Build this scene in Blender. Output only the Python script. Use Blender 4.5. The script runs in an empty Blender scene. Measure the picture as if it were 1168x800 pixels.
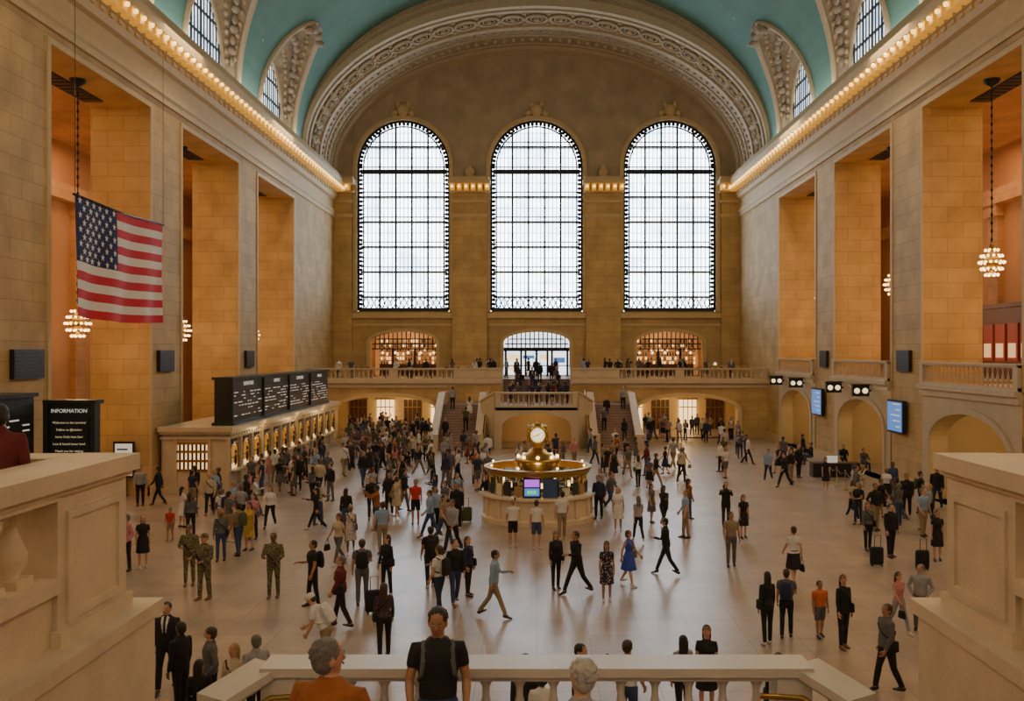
import bpy, math, random
from math import sin, cos, pi, sqrt, asin, floor as flr
from mathutils import Vector, Matrix
from mathutils.bvhtree import BVHTree
R = random.Random(11)
F = 1068.0; CX = 612.0; CY = 402.0; EYE = 6.8

def ground(px, py, z=0.0):
    Y = (EYE - z) * F / (py - CY)
    return ((px - CX) * Y / F, Y)

# ------------------------------------------------------------------ materials
def nodes_of(name):
    m = bpy.data.materials.new(name); m.use_nodes = True
    nt = m.node_tree
    return m, nt, nt.nodes['Principled BSDF']

def mat(name, col, rough=.6, metal=0.0, emis=None, es=0.0, ns=6.0, amt=.15, bump=0.0, bscale=None, coat=0.0):
    m, nt, b = nodes_of(name)
    N = nt.nodes; L = nt.links
    tc = N.new('ShaderNodeTexCoord')
    no = N.new('ShaderNodeTexNoise'); no.inputs['Scale'].default_value = ns; no.inputs['Detail'].default_value = 3
    L.new(tc.outputs['Object'], no.inputs['Vector'])
    mx = N.new('ShaderNodeMix'); mx.data_type = 'RGBA'
    L.new(no.outputs['Fac'], mx.inputs[0])
    mx.inputs[6].default_value = (*[c * (1 - amt) for c in col], 1)
    mx.inputs[7].default_value = (*[min(1, c * (1 + amt)) for c in col], 1)
    L.new(mx.outputs[2], b.inputs['Base Color'])
    b.inputs['Roughness'].default_value = rough; b.inputs['Metallic'].default_value = metal
    if coat: b.inputs['Coat Weight'].default_value = coat
    if emis:
        b.inputs['Emission Color'].default_value = (*emis, 1); b.inputs['Emission Strength'].default_value = es
        m.cycles.emission_sampling = 'NONE'
    if bump:
        n2 = N.new('ShaderNodeTexNoise'); n2.inputs['Scale'].default_value = bscale or ns * 3
        L.new(tc.outputs['Object'], n2.inputs['Vector'])
        bp = N.new('ShaderNodeBump'); bp.inputs['Strength'].default_value = bump; bp.inputs['Distance'].default_value = .05
        L.new(n2.outputs['Fac'], bp.inputs['Height']); L.new(bp.outputs['Normal'], b.inputs['Normal'])
    return m

def stone(name, c1, c2, mort, bw=1.5, rh=.72, rough=.7, ms=.012, floor=False, coat=0.0, bump=.3, top=None):
    m, nt, b = nodes_of(name)
    N = nt.nodes; L = nt.links
    g = N.new('ShaderNodeNewGeometry')
    br = N.new('ShaderNodeTexBrick')
    s = N.new('ShaderNodeSeparateXYZ'); L.new(g.outputs['Position'], s.inputs[0])
    if floor:
        L.new(g.outputs['Position'], br.inputs['Vector']); br.offset = 0.0
    else:
        a = N.new('ShaderNodeMath'); a.operation = 'ADD'
        L.new(s.outputs[0], a.inputs[0]); L.new(s.outputs[1], a.inputs[1])
        c = N.new('ShaderNodeCombineXYZ'); L.new(a.outputs[0], c.inputs[0]); L.new(s.outputs[2], c.inputs[1])
        L.new(c.outputs[0], br.inputs['Vector'])
    br.inputs['Color1'].default_value = (*c1, 1); br.inputs['Color2'].default_value = (*c2, 1)
    br.inputs['Mortar'].default_value = (*mort, 1); br.inputs['Scale'].default_value = 1.0
    br.inputs['Mortar Size'].default_value = ms; br.inputs['Brick Width'].default_value = bw
    br.inputs['Row Height'].default_value = rh; br.inputs['Mortar Smooth'].default_value = .3
    no = N.new('ShaderNodeTexNoise'); no.inputs['Scale'].default_value = 0.7; no.inputs['Detail'].default_value = 5
    L.new(g.outputs['Position'], no.inputs['Vector'])
    rp = N.new('ShaderNodeMapRange'); L.new(no.outputs['Fac'], rp.inputs[0])
    rp.inputs[1].default_value = .3; rp.inputs[2].default_value = .7; rp.inputs[3].default_value = .8; rp.inputs[4].default_value = 1.12
    mx = N.new('ShaderNodeVectorMath'); mx.operation = 'SCALE'
    src = br.outputs['Color']
    if top:   # smooth plaster above the cornice level
        gt = N.new('ShaderNodeMath'); gt.operation = 'GREATER_THAN'; gt.inputs[1].default_value = 22.7; L.new(s.outputs[2], gt.inputs[0])
        m2 = N.new('ShaderNodeMix'); m2.data_type = 'RGBA'; L.new(gt.outputs[0], m2.inputs[0]); L.new(src, m2.inputs[6]); m2.inputs[7].default_value = (*top, 1); src = m2.outputs[2]
    L.new(src, mx.inputs[0]); L.new(rp.outputs[0], mx.inputs['Scale'])
    L.new(mx.outputs[0], b.inputs['Base Color'])
    b.inputs['Roughness'].default_value = rough
    if coat:
        b.inputs['Coat Weight'].default_value = coat; b.inputs['Coat Roughness'].default_value = .12
    if bump:
        bp = N.new('ShaderNodeBump'); bp.inputs['Strength'].default_value = bump; bp.inputs['Distance'].default_value = .02
        bp.invert = True
        L.new(br.outputs['Fac'], bp.inputs['Height']); L.new(bp.outputs['Normal'], b.inputs['Normal'])
    return m

def emit(name, col, s, base=(.8, .8, .8)):
    return mat(name, base, rough=.4, emis=col, es=s, amt=.02)

STONE = stone('caen_stone_blocks', (.58, .40, .175), (.51, .345, .145), (.31, .20, .085))
STONE_F = stone('caen_stone_far_wall', (.50, .345, .165), (.455, .31, .145), (.30, .20, .10), top=(.40, .32, .215))
STONE_IN = stone('caen_stone_inner', (.56, .33, .155), (.50, .29, .135), (.32, .185, .09), bw=1.8, rh=.9)
ARCHM = mat('carved_arch_plaster', (.38, .30, .20), .75, ns=3, amt=.35, bump=.9, bscale=9)
ARCHL = mat('arch_moulding', (.48, .395, .27), .7, ns=4, amt=.15, bump=.3, bscale=14)
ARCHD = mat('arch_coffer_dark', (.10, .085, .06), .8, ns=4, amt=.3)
CARVE = mat('carved_lunette', (.33, .27, .20), .8, ns=1.6, amt=.6, bump=1.0, bscale=3.5)
MARBLE = mat('botticino_marble', (.56, .46, .32), .35, ns=1.5, amt=.14, bump=.05)
MARBLE_L = mat('pale_balustrade_marble', (.56, .52, .45), .35, ns=1.5, amt=.12, bump=.05)
MARBLE_N = mat('worn_marble_near', (.66, .54, .38), .45, ns=2.2, amt=.2, bump=.12, bscale=20)
MOULD = mat('stone_moulding', (.56, .42, .22), .65, ns=2, amt=.12, bump=.15)
GOLD = mat('glowing_gilded_plaster', (.75, .45, .08), .35, .6, emis=(1.0, .50, .06), es=.4, ns=5)  # gilding given its own glow in place of hidden lamplight on it
BULB = emit('warm_bulb', (1.0, .64, .24), 5.0)
CBULB = emit('cornice_bulb', (1.0, .60, .14), 2.8)
BRASS = mat('polished_brass', (.50, .32, .10), .32, .95, ns=8, amt=.25)
IRON = mat('window_iron', (.02, .025, .03), .5, .3, ns=4, amt=.2)
IRON2 = mat('window_bars', (.10, .11, .12), .5, .1, ns=4, amt=.15)
BLACK = mat('black_enamel', (.012, .012, .014), .4, ns=6)
DGREEN = mat('dark_green_board', (.012, .02, .015), .4, ns=6)
WOOD = mat('dark_wood', (.10, .04, .02), .4, ns=9, amt=.3)
REDSTEP = mat('worn_stair_marble', (.28, .18, .14), .5, ns=3, amt=.2)
CREAM = mat('lit_passage_plaster', (.70, .53, .28), .7, ns=1, amt=.1)
ORANGE_IN = mat('side_hall_wall', (.52, .28, .12), .75, ns=.6, amt=.15)
WARMPANEL = emit('shop_lamp_panel', (1.0, .62, .26), 2.2)
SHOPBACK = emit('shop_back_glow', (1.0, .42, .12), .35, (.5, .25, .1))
TICKET = emit('ticket_window_glow', (1.0, .60, .24), 1.3)
WHITE_TXT = emit('board_letters', (.9, .95, .85), .35)
OPAL = emit('opal_clock_glass', (1.0, .82, .45), 1.4)
SCREEN = emit('blue_screen', (.10, .33, .85), .7, (.1, .1, .2))
PURPLE = emit('purple_screen', (.55, .08, .9), 1.2, (.1, .1, .2))
GREENS = emit('green_screen', (.1, .8, .3), 1.0, (.1, .1, .2))

def pane_mat(nm, strength, c0=(.48, .64, .84), c1=(.84, .93, 1)):
    m, nt, b = nodes_of(nm)
    N = nt.nodes; L = nt.links
    g = N.new('ShaderNodeNewGeometry')
    no = N.new('ShaderNodeTexNoise'); no.inputs['Scale'].default_value = .45; no.inputs['Detail'].default_value = 3
    L.new(g.outputs['Position'], no.inputs['Vector'])
    r = N.new('ShaderNodeValToRGB'); L.new(no.outputs['Fac'], r.inputs[0])
    r.color_ramp.elements[0].position = .32; r.color_ramp.elements[0].color = (*c0, 1)
    r.color_ramp.elements[1].position = .52; r.color_ramp.elements[1].color = (*c1, 1)
    L.new(r.outputs[0], b.inputs['Emission Color']); b.inputs['Emission Strength'].default_value = strength
    b.inputs['Base Color'].default_value = (.5, .55, .6, 1)
    return m
PANE = pane_mat('frosted_daylit_glass', 10.0)
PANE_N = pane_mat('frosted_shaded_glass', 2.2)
PANE_R = pane_mat('frosted_rear_glass', 4.2, (.9, .72, .5), (1, .86, .66))

def vault_mat():
    m, nt, b = nodes_of('turquoise_zodiac_vault')
    N = nt.nodes; L = nt.links
    g = N.new('ShaderNodeNewGeometry')
    no = N.new('ShaderNodeTexNoise'); no.inputs['Scale'].default_value = .5; no.inputs['Detail'].default_value = 4
    L.new(g.outputs['Position'], no.inputs['Vector'])
    r = N.new('ShaderNodeValToRGB'); L.new(no.outputs['Fac'], r.inputs[0])
    r.color_ramp.elements[0].color = (.075, .195, .18, 1); r.color_ramp.elements[1].color = (.125, .28, .255, 1)
    vo = N.new('ShaderNodeTexVoronoi'); vo.inputs['Scale'].default_value = .55
    L.new(g.outputs['Position'], vo.inputs['Vector'])
    lt = N.new('ShaderNodeMath'); lt.operation = 'LESS_THAN'; lt.inputs[1].default_value = .05
    L.new(vo.outputs['Distance'], lt.inputs[0])
    mx = N.new('ShaderNodeMix'); mx.data_type = 'RGBA'; L.new(lt.outputs[0], mx.inputs[0])
    L.new(r.outputs[0], mx.inputs[6]); mx.inputs[7].default_value = (.55, .48, .25, 1)
    L.new(mx.outputs[2], b.inputs['Base Color']); b.inputs['Roughness'].default_value = .8
    return m
VAULT = vault_mat()
FLOOR = stone('tennessee_marble_floor', (.40, .32, .245), (.35, .28, .22), (.24, .19, .145), bw=1.25, rh=1.25, rough=.33, ms=.012, floor=True, bump=0)

def glass_mat():
    m = bpy.data.materials.new('booth_glass'); m.use_nodes = True
    nt = m.node_tree; N = nt.nodes; N.clear()
    o = N.new('ShaderNodeOutputMaterial'); mx = N.new('ShaderNodeMixShader'); t = N.new('ShaderNodeBsdfTransparent'); g = N.new('ShaderNodeBsdfGlossy')
    g.inputs['Roughness'].default_value = .05; mx.inputs[0].default_value = .18
    t.inputs[0].default_value = (.7, .78, .78, 1)
    nt.links.new(t.outputs[0], mx.inputs[1]); nt.links.new(g.outputs[0], mx.inputs[2]); nt.links.new(mx.outputs[0], o.inputs[0])
    return m
GLASS = glass_mat()

# ------------------------------------------------------------------ mesh builder
class MB:
    def __init__(s): s.v = []; s.f = []; s.m = []; s.sm = []
    def add(s, vs, fs, m=0, smooth=False):
        o = len(s.v); s.v += [tuple(v) for v in vs]
        for k, f in enumerate(fs):
            s.f.append([i + o for i in f]); s.m.append(m[k] if isinstance(m, list) else m); s.sm.append(smooth)
    def box(s, x0, x1, y0, y1, z0, z1, m=0):
        x0, x1 = min(x0, x1), max(x0, x1)
        v = [(x0, y0, z0), (x1, y0, z0), (x1, y1, z0), (x0, y1, z0), (x0, y0, z1), (x1, y0, z1), (x1, y1, z1), (x0, y1, z1)]
        s.add(v, [(0, 3, 2, 1), (4, 5, 6, 7), (0, 1, 5, 4), (1, 2, 6, 5), (2, 3, 7, 6), (3, 0, 4, 7)], m)
    def prism(s, poly, P, a, b, m=0):
        n = len(poly)
        v = [P(p[0], p[1], a) for p in poly] + [P(p[0], p[1], b) for p in poly]
        f = [tuple(range(n))[::-1], tuple(range(n, 2 * n))] + [(i, (i + 1) % n, n + (i + 1) % n, n + i) for i in range(n)]
        s.add(v, f, m)
    def lathe(s, prof, c, seg=12, m=0, smooth=True):
        v = []; f = []; n = len(prof)
        for j in range(seg):
            a = 2 * pi * j / seg
            for r, z in prof: v.append((c[0] + r * cos(a), c[1] + r * sin(a), c[2] + z))
        for j in range(seg):
            k = (j + 1) % seg
            for i in range(n - 1): f.append((j * n + i, k * n + i, k * n + i + 1, j * n + i + 1))
        s.add(v, f, m, smooth)
    def sphere(s, c, r, seg=8, rings=6, m=0, M=None):
        if not isinstance(r, (tuple, list)): r = (r, r, r)
        v = [];
        for i in range(1, rings):
            t = pi * i / rings
            for j in range(seg):
                a = 2 * pi * j / seg
                v.append(Vector((r[0] * sin(t) * cos(a), r[1] * sin(t) * sin(a), r[2] * cos(t))))
        v.append(Vector((0, 0, r[2]))); v.append(Vector((0, 0, -r[2])))
        top = len(v) - 2; bot = len(v) - 1; f = []
        for i in range(rings - 2):
            for j in range(seg):
                k = (j + 1) % seg
                f.append((i * seg + j, (i + 1) * seg + j, (i + 1) * seg + k, i * seg + k))
        for j in range(seg):
            k = (j + 1) % seg
            f.append((top, j, k)); f.append((bot, (rings - 2) * seg + k, (rings - 2) * seg + j))
        c = Vector(c); v = [c + p for p in v]
        if M: v = [M @ p for p in v]
        s.add(v, f, m, True)
    def loft(s, cs, rs, side=(1, 0, 0), m=0, n=12, M=None, smooth=True):
        cs = [Vector(c) for c in cs]; side = Vector(side); v = []; f = []; ml = []
        k = len(cs)
        for i in range(k):
            t = (cs[min(i + 1, k - 1)] - cs[max(i - 1, 0)])
            if t.length < 1e-6: t = Vector((0, 0, 1))
            t.normalize(); u = side - t * side.dot(t)
            if u.length < 1e-4: u = Vector((0, 1, 0)) - t * t[1]
            u.normalize(); w = t.cross(u)
            a, b = rs[i] if isinstance(rs[i], (tuple, list)) else (rs[i], rs[i])
            for j in range(n):
                q = 2 * pi * j / n; v.append(cs[i] + u * a * cos(q) + w * b * sin(q))
        for i in range(k - 1):
            for j in range(n):
                l = (j + 1) % n; f.append((i * n + j, i * n + l, (i + 1) * n + l, (i + 1) * n + j)); ml.append(m[i] if isinstance(m, list) else m)
        f.append(tuple(range(n))[::-1]); ml.append(ml[0]); f.append(tuple(range((k - 1) * n, k * n))); ml.append(m[-1] if isinstance(m, list) else m)
        if M: v = [M @ p for p in v]
        s.add(v, f, ml, smooth)
    def tube(s, pts, r, m=0, n=6, closed=False):
        if closed:
            pts = [Vector(p) for p in pts]; k = len(pts); v = []; f = []
            for i in range(k):
                t = (pts[(i + 1) % k] - pts[i - 1]).normalized(); ref = Vector((0, 0, 1)) if abs(t.z) < .9 else Vector((1, 0, 0))
                u = t.cross(ref).normalized(); w = t.cross(u)
                for j in range(n): q = 2 * pi * j / n; v.append(pts[i] + u * r * cos(q) + w * r * sin(q))
            for i in range(k):
                for j in range(n):
                    l = (j + 1) % n; i2 = (i + 1) % k; f.append((i * n + j, i * n + l, i2 * n + l, i2 * n + j))
            s.add(v, f, m, True)
        else:
            s.loft(pts, [r] * len(pts), (0.31, .2, .93) if abs((Vector(pts[-1]) - Vector(pts[0])).normalized().z) < .9 else (1, 0, 0), m, n)
    def mesh(s, name, mats):
        me = bpy.data.meshes.new(name); me.from_pydata(s.v, [], s.f)
        for x in mats: me.materials.append(x)
        me.polygons.foreach_set('material_index', s.m); me.polygons.foreach_set('use_smooth', s.sm)
        me.update(); return me
    def obj(s, name, mats, parent=None, loc=None):
        ob = bpy.data.objects.new(name, s.mesh(name, mats)); bpy.context.scene.collection.objects.link(ob)
        if parent: ob.parent = parent
        if loc: ob.location = loc
        return ob

def empty(name, loc=(0, 0, 0)):
    e = bpy.data.objects.new(name, None); e.location = loc; bpy.context.scene.collection.objects.link(e); return e

class Hole:
    def __init__(h, u0, u1, z0, zs, rise=0.0):
        h.u0, h.u1, h.z0, h.zs, h.rise = u0, u1, z0, zs, rise; h.c = (u0 + u1) / 2; h.hw = (u1 - u0) / 2
    def top(h, u):
        if not h.rise: return h.zs
        q = max(0, 1 - ((u - h.c) / h.hw) ** 2); return h.zs + h.rise * sqrt(q)
    def us(h):
        if not h.rise: return [h.u0, h.u1]
        n = 20; return [h.c - h.hw * cos(pi * i / n) for i in range(n + 1)]

def holed_wall(mb, u0, u1, zlo, zhi, holes, P, th, m=0, mr=None, sub=1):
    mr = m if mr is None else mr
    zf = zhi if callable(zhi) else (lambda u: zhi)
    us = {round(u0 + (u1 - u0) * i / sub, 5) for i in range(sub + 1)}
    for h in holes: us |= {round(u, 5) for u in h.us()}
    us = sorted(us)
    for a, b in zip(us[:-1], us[1:]):
        if b - a < 1e-5: continue
        mid = (a + b) / 2; ca = cb = zlo
        for h in sorted([h for h in holes if h.u0 < mid < h.u1], key=lambda h: h.z0):
            if h.z0 > ca + 1e-4: mb.add([P(a, ca, 0), P(b, cb, 0), P(b, h.z0, 0), P(a, h.z0, 0)], [(0, 1, 2, 3)], m)
            ca, cb = h.top(a), h.top(b)
        mb.add([P(a, ca, 0), P(b, cb, 0), P(b, zf(b), 0), P(a, zf(a), 0)], [(0, 1, 2, 3)], m)
    for h in holes:
        hu = h.us()
        for a, b in zip(hu[:-1], hu[1:]):
            mb.add([P(a, h.top(a), 0), P(b, h.top(b), 0), P(b, h.top(b), th), P(a, h.top(a), th)], [(0, 1, 2, 3)], mr)
        for u in (h.u0, h.u1):
            mb.add([P(u, h.z0, 0), P(u, h.zs, 0), P(u, h.zs, th), P(u, h.z0, th)], [(0, 1, 2, 3)], mr)
        mb.add([P(h.u0, h.z0, 0), P(h.u1, h.z0, 0), P(h.u1, h.z0, th), P(h.u0, h.z0, th)], [(0, 1, 2, 3)], mr)

def arch_trim(mb, h, P, w, proj, m):
    pts = [(h.u0, h.z0)] + [(u, h.top(u)) for u in h.us()] + [(h.u1, h.z0)]
    out = [(h.u0 - w, h.z0)] + [(h.c + (u - h.c) * (1 + w / h.hw), h.zs + (h.top(u) - h.zs) * (1 + w / max(h.rise, .3)) if h.rise else h.top(u) + w) for u in h.us()] + [(h.u1 + w, h.z0)]
    n = len(pts)
    for i in range(n - 1):
        a, b, c, d = pts[i], pts[i + 1], out[i + 1], out[i]
        mb.add([P(*a, -proj), P(*b, -proj), P(*c, -proj), P(*d, -proj), P(*a, 0), P(*b, 0), P(*c, 0), P(*d, 0)],
               [(0, 1, 2, 3), (0, 4, 5, 1), (3, 2, 6, 7)], m)

BAL = [(.055, 0), (.055, .04), (.03, .07), (.07, .2), (.075, .28), (.045, .42), (.028, .52), (.03, .6), (.055, .66), (.055, .7)]
def balustrade(mb, p0, p1, z0, z1, h=1.0, th=.28, m=0, sp=.36, piers=True, scale=1.0, seg=8):
    p0 = Vector((p0[0], p0[1], 0)); p1 = Vector((p1[0], p1[1], 0)); d = p1 - p0; Ln = d.length; d.normalize(); nn = Vector((-d.y, d.x, 0))
    def slab(t0, t1, w, a, b):
        vs = []
        for t in (t0, t1):
            zz = z0 + (z1 - z0) * t / Ln; c = p0 + d * t
            for s in (-1, 1):
                for q in (a, b): vs.append(c + nn * s * w / 2 + Vector((0, 0, zz + q)))
        mb.add(vs, [(0, 1, 3, 2), (4, 6, 7, 5), (0, 4, 5, 1), (2, 3, 7, 6), (1, 5, 7, 3), (0, 2, 6, 4)], m)
    slab(0, Ln, th, 0, .14); slab(0, Ln, th, h - .15, h - .09); slab(0, Ln, th + .14, h - .09, h)
    if piers:
        for t in (0, Ln): slab(max(0, t - .35), min(Ln, t + .35), th + .04, 0.002, h - .05)
    n = max(1, int((Ln - .7) / sp)); k = (h - .29) / .7
    for i in range(n):
        t = .35 + (i + .5) * (Ln - .7) / n; c = p0 + d * t; zz = z0 + (z1 - z0) * t / Ln
        mb.lathe([(r * scale, z * k + .14) for r, z in BAL], (c.x, c.y, zz), seg, m)

# ------------------------------------------------------------------ hall shell
W = 18.3; YN = -12.0; YF = 85.0; YA = 73.2; ZS = 23.0; ZO = 18.4
OPEN = [-4.1 + 13.1 * k for k in range(6)]
mb = MB(); mb.box(-29, 29, YN - 1, 93, -.3, 0, 0); mb.obj('floor', [FLOOR])

def side(sx, nm):
    mb = MB(); edges = [YN]
    for s in OPEN: edges += [s, s + 9.1]
    edges.append(YF + .0)
    for i in range(0, len(edges), 2):
        y0, y1 = edges[i], edges[i + 1]
        mb.box(sx * W, sx * (W + 2.8), y0, y1, 0, ZO, 0)
        mb.box(sx * (W - .12), sx * (W + .1), y0 - .0, y1, 0, .5, 1)
    mb.box(sx * W, sx * (W + 2.8), YN, YF, ZO, ZS, 0)
    for s in OPEN:
        mb.box(sx * (W - .06), sx * (W + .1), s - .22, s + 9.32, ZO + .004, ZO + .22, 1)
        for y in (s - .22, s + 9.1): mb.box(sx * (W - .06), sx * (W + .1), y + .002, y + .218, 5.3 if sx > 0 else 0, ZO, 1)
    mb.obj('wall_' + nm, [STONE, MOULD])
    mb = MB(); mb.box(sx * 28, sx * 28.6, YN, YF, 0, 20, 0)
    for y in [OPEN[0] + 2 + 6.55 * k for k in range(12)]:
        mb.box(sx * 27.7, sx * 28.1, y - .6, y + .6, 0, 15, 1); mb.box(sx * 27.5, sx * 28.1, y - .8, y + .8, 15, 15.7, 1)
    mb.box(sx * 27.4, sx * 28.1, YN, YF, 15.7, 16.6, 1)
    mb.box(sx * 21.1, sx * 28.6, YN - .4, YN, 0, 20, 0); mb.box(sx * 21.1, sx * 28.6, YF, YF + .4, 0, 20, 0)
    mb.obj('wall_side_hall_' + nm, [ORANGE_IN, STONE_IN])
    mb = MB(); mb.box(sx * 21.1, sx * 28.6, YN, YF, 19.2, 19.6, 0); mb.obj('ceiling_side_hall_' + nm, [STONE_IN])
    mb = MB()
    prof = [(W + .1, 18.95), (W - .12, 18.95), (W - .12, 19.25), (W - .2, 19.35), (W - .2, 19.55), (W - .02, 19.6), (W - .02, 20.5),
            (W - .25, 20.6), (W - .35, 20.9), (W - .35, 21.15), (W - .45, 21.2), (W - .5, 21.62), (W - 1.0, 21.7), (W - 1.05, 22.15), (W - .95, 22.35), (W - .7, 22.8), (W + .1, 22.9)]
    mb.prism(prof, lambda u, z, w: (sx * u, w, z), YN, YF, 0)
    y = YN + .3
    while y < YF - .2:
        mb.box(sx * (W - .95), sx * (W - .42), y, y + .42, 21.22, 21.68, 1)
        mb.sphere((sx * (W - 1.04), y + .21, 21.5), .12, 6, 4, 2)
        mb.box(sx * (W - .42), sx * (W - .2), y, y + .3, 20.92, 21.12, 0)
        y += .85
    mb.obj('trim_cornice_' + nm, [MOULD, GOLD, CBULB])
side(-1, 'left'); side(1, 'right')

A1, B1 = W, 11.2
def zend(u): return ZS + B1 * sqrt(max(0, 1 - (u / W) ** 2))
WINC = [-12.1, 0, 12.1]
mb = MB()
holes = [Hole(c - 4.2, c + 4.2, 10.5, 23.7, 4.2) for c in WINC]
doors = [Hole(-15.1, -9.1, 4.6, 7.7, .95), Hole(-3, 3, 4.6, 7.7, .95), Hole(9.1, 15.1, 4.6, 7.7, .95)]
Pf = lambda u, z, w: (u, YF + w, z)
holed_wall(mb, -W, W, 0, zend, holes + doors, Pf, 1.0, 0, 1, sub=60)
for h in doors: arch_trim(mb, h, Pf, .3, .12, 1)
for h in holes: arch_trim(mb, h, Pf, .35, .18, 1)
mb.obj('wall_far', [STONE_F, MOULD])
mb = MB()
for x0, x1 in [(-18.3, -16.7), (-7.6, -4.5), (4.5, 7.6), (16.7, 18.3)]:
    mb.box(x0, x1, YF - .45, YF, 4.6, 21.2, 0)
    mb.box(x0 - .12, x1 + .12, YF - .6, YF, 4.6, 5.6, 1); mb.box(x0 - .08, x1 + .08, YF - .55, YF, 19.0, 19.3, 1)
    mb.box(x0 - .1, x1 + .1, YF - .6, YF, 20.3, 20.55, 1); mb.box(x0 - .25, x1 + .25, YF - .9, YF, 21.2, 21.35, 1)
    mb.box(x0 - .35, x1 + .35, YF - 1.5, YF, 21.9, 22.3, 1); mb.box(x0 - .2, x1 + .2, YF - 1.1, YF, 22.3, 22.6, 1)
    x = x0 - .15
    while x < x1 + .1:
        mb.box(x, x + .38, YF - 1.3, YF - .4, 21.35, 21.9, 2); mb.sphere((x + .19, YF - 1.38, 21.65), .13, 6, 4, 3); x += .62
mb.box(-W, W, YF - .3, YF, 9.9, 10.35, 1); mb.box(-W, W, YF - .12, YF, 9.2, 9.4, 1)
for c in WINC:
    mb.sphere((c, YF - .2, 28.75), (.55, .3, .6), 10, 8, 1); mb.box(c - .9, c + .9, YF - .3, YF, 28.0, 28.2, 1)
    for s in (-1, 1):
        mb.sphere((c + s * .75, YF - .15, 28.5), (.35, .2, .28), 8, 6, 1); mb.sphere((c + s * .45, YF - .2, 29.3), (.22, .18, .3), 8, 6, 1)
for x in (-6.05, 6.05):
    mb.sphere((x, YF - .2, 23.1), (.5, .25, .5), 8, 6, 1); mb.sphere((x, YF - .3, 23.5), (.25, .2, .3), 8, 6, 1)
mb.obj('trim_pilasters_far', [STONE, MOULD, GOLD, CBULB])
mb = MB()
Pn = lambda u, z, w: (u, YN - w, z)
def znear(u): return ZS + 12.8 * sqrt(max(0, 1 - (u / W) ** 2))
holed_wall(mb, -W, W, 0, znear, holes, Pn, 1.0, 0, 1, sub=60)
mb.obj('wall_near', [STONE, MOULD])

def big_window(name, xc, y0, sg, pane):
    mb = MB(); r = 4.2; zb, zs = 10.5, 23.7
    top = lambda u: zs + sqrt(max(0, r * r - u * u))
    Y = lambda w: y0 + sg * w
    def vbar(u, w, d0, d1, z0, z1, m): mb.box(xc + u - w / 2, xc + u + w / 2, min(Y(d0), Y(d1)), max(Y(d0), Y(d1)), z0, z1, m)
    us = [-r * cos(pi * i / 24) for i in range(25)]
    for a, b in zip(us[:-1], us[1:]):
        mb.add([(xc + a, Y(.95), zb), (xc + b, Y(.95), zb), (xc + b, Y(.95), top(b)), (xc + a, Y(.95), top(a))], [(0, 1, 2, 3)], 2)
    for rr, wd in ((4.12, .12), (3.66, .08)):
        pts = [(xc - rr, Y(.35), zb + .1)] + [(xc - rr * cos(pi * i / 24), Y(.35), zs + rr * sin(pi * i / 24)) for i in range(25)] + [(xc + rr, Y(.35), zb + .1)]
        mb.loft(pts, [wd] * len(pts), (0, 1, 0), 0, 6)
    for k in range(34):
        z = zb + .3 + k * .39
        for s in (-1, 1): mb.sphere((xc + s * 3.9, Y(.35), z), (.18, .06, .16), 6, 4, 0)
    for k in range(33):
        a = pi * (k + .5) / 33; mb.sphere((xc + 3.9 * cos(a), Y(.35), zs + 3.9 * sin(a)), (.17, .06, .17), 6, 4, 0)
    NB = 20
    for i in range(1, NB):
        u = -3.66 + 7.32 * i / NB
        if i % 4 == 0: vbar(u, .17, .3, .6, zb, top(u) - .2, 0)
        else: vbar(u, .07, .45, .5, zb, top(u) - .25, 1)
    z = zb + 1.25; k = 0
    def hw(z): return 3.95 if z < zs else sqrt(max(.01, 3.95 ** 2 - (z - zs) ** 2))
    while z < zs + 3.6:
        w = hw(z); mb.box(xc - w, xc + w, min(Y(.32), Y(.9)), max(Y(.32), Y(.9)), z, z + .18, 1)
        w = hw(z + .5); mb.box(xc - w, xc + w, min(Y(.4), Y(.5)), max(Y(.4), Y(.5)), z + .5, z + .6, 1)
        if k == 5:
            w = hw(z); mb.box(xc - w, xc + w, min(Y(.25), Y(.5)), max(Y(.25), Y(.5)), z - .1, z + .3, 0)
        zz = z + 1.35
        if zz < zs + 3.7: w = hw(zz); mb.box(xc - w, xc + w, min(Y(.46), Y(.5)), max(Y(.46), Y(.5)), zz, zz + .05, 1)
        z += 2.28; k += 1
    mb.box(xc - 4.1, xc + 4.1, min(Y(.25), Y(.5)), max(Y(.25), Y(.5)), zb, zb + .35, 0)
    for i in range(16):
        u = -3.7 + 7.4 * i / 15
        mb.loft([(xc + u - .22, Y(.36), zb + .35), (xc + u + .22, Y(.36), zb + 1.25)], [.045, .045], (0, 1, 0), 0, 4)
        mb.loft([(xc + u + .22, Y(.36), zb + .35), (xc + u - .22, Y(.36), zb + 1.25)], [.045, .045], (0, 1, 0), 0, 4)
    mb.obj(name, [IRON, IRON2, pane])
for i, c in enumerate(WINC): big_window('window_%d' % (i + 1), c, YF, 1, PANE)
for i, c in enumerate(WINC): big_window('window_%d' % (i + 4), c, YN, -1, PANE_R)

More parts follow.
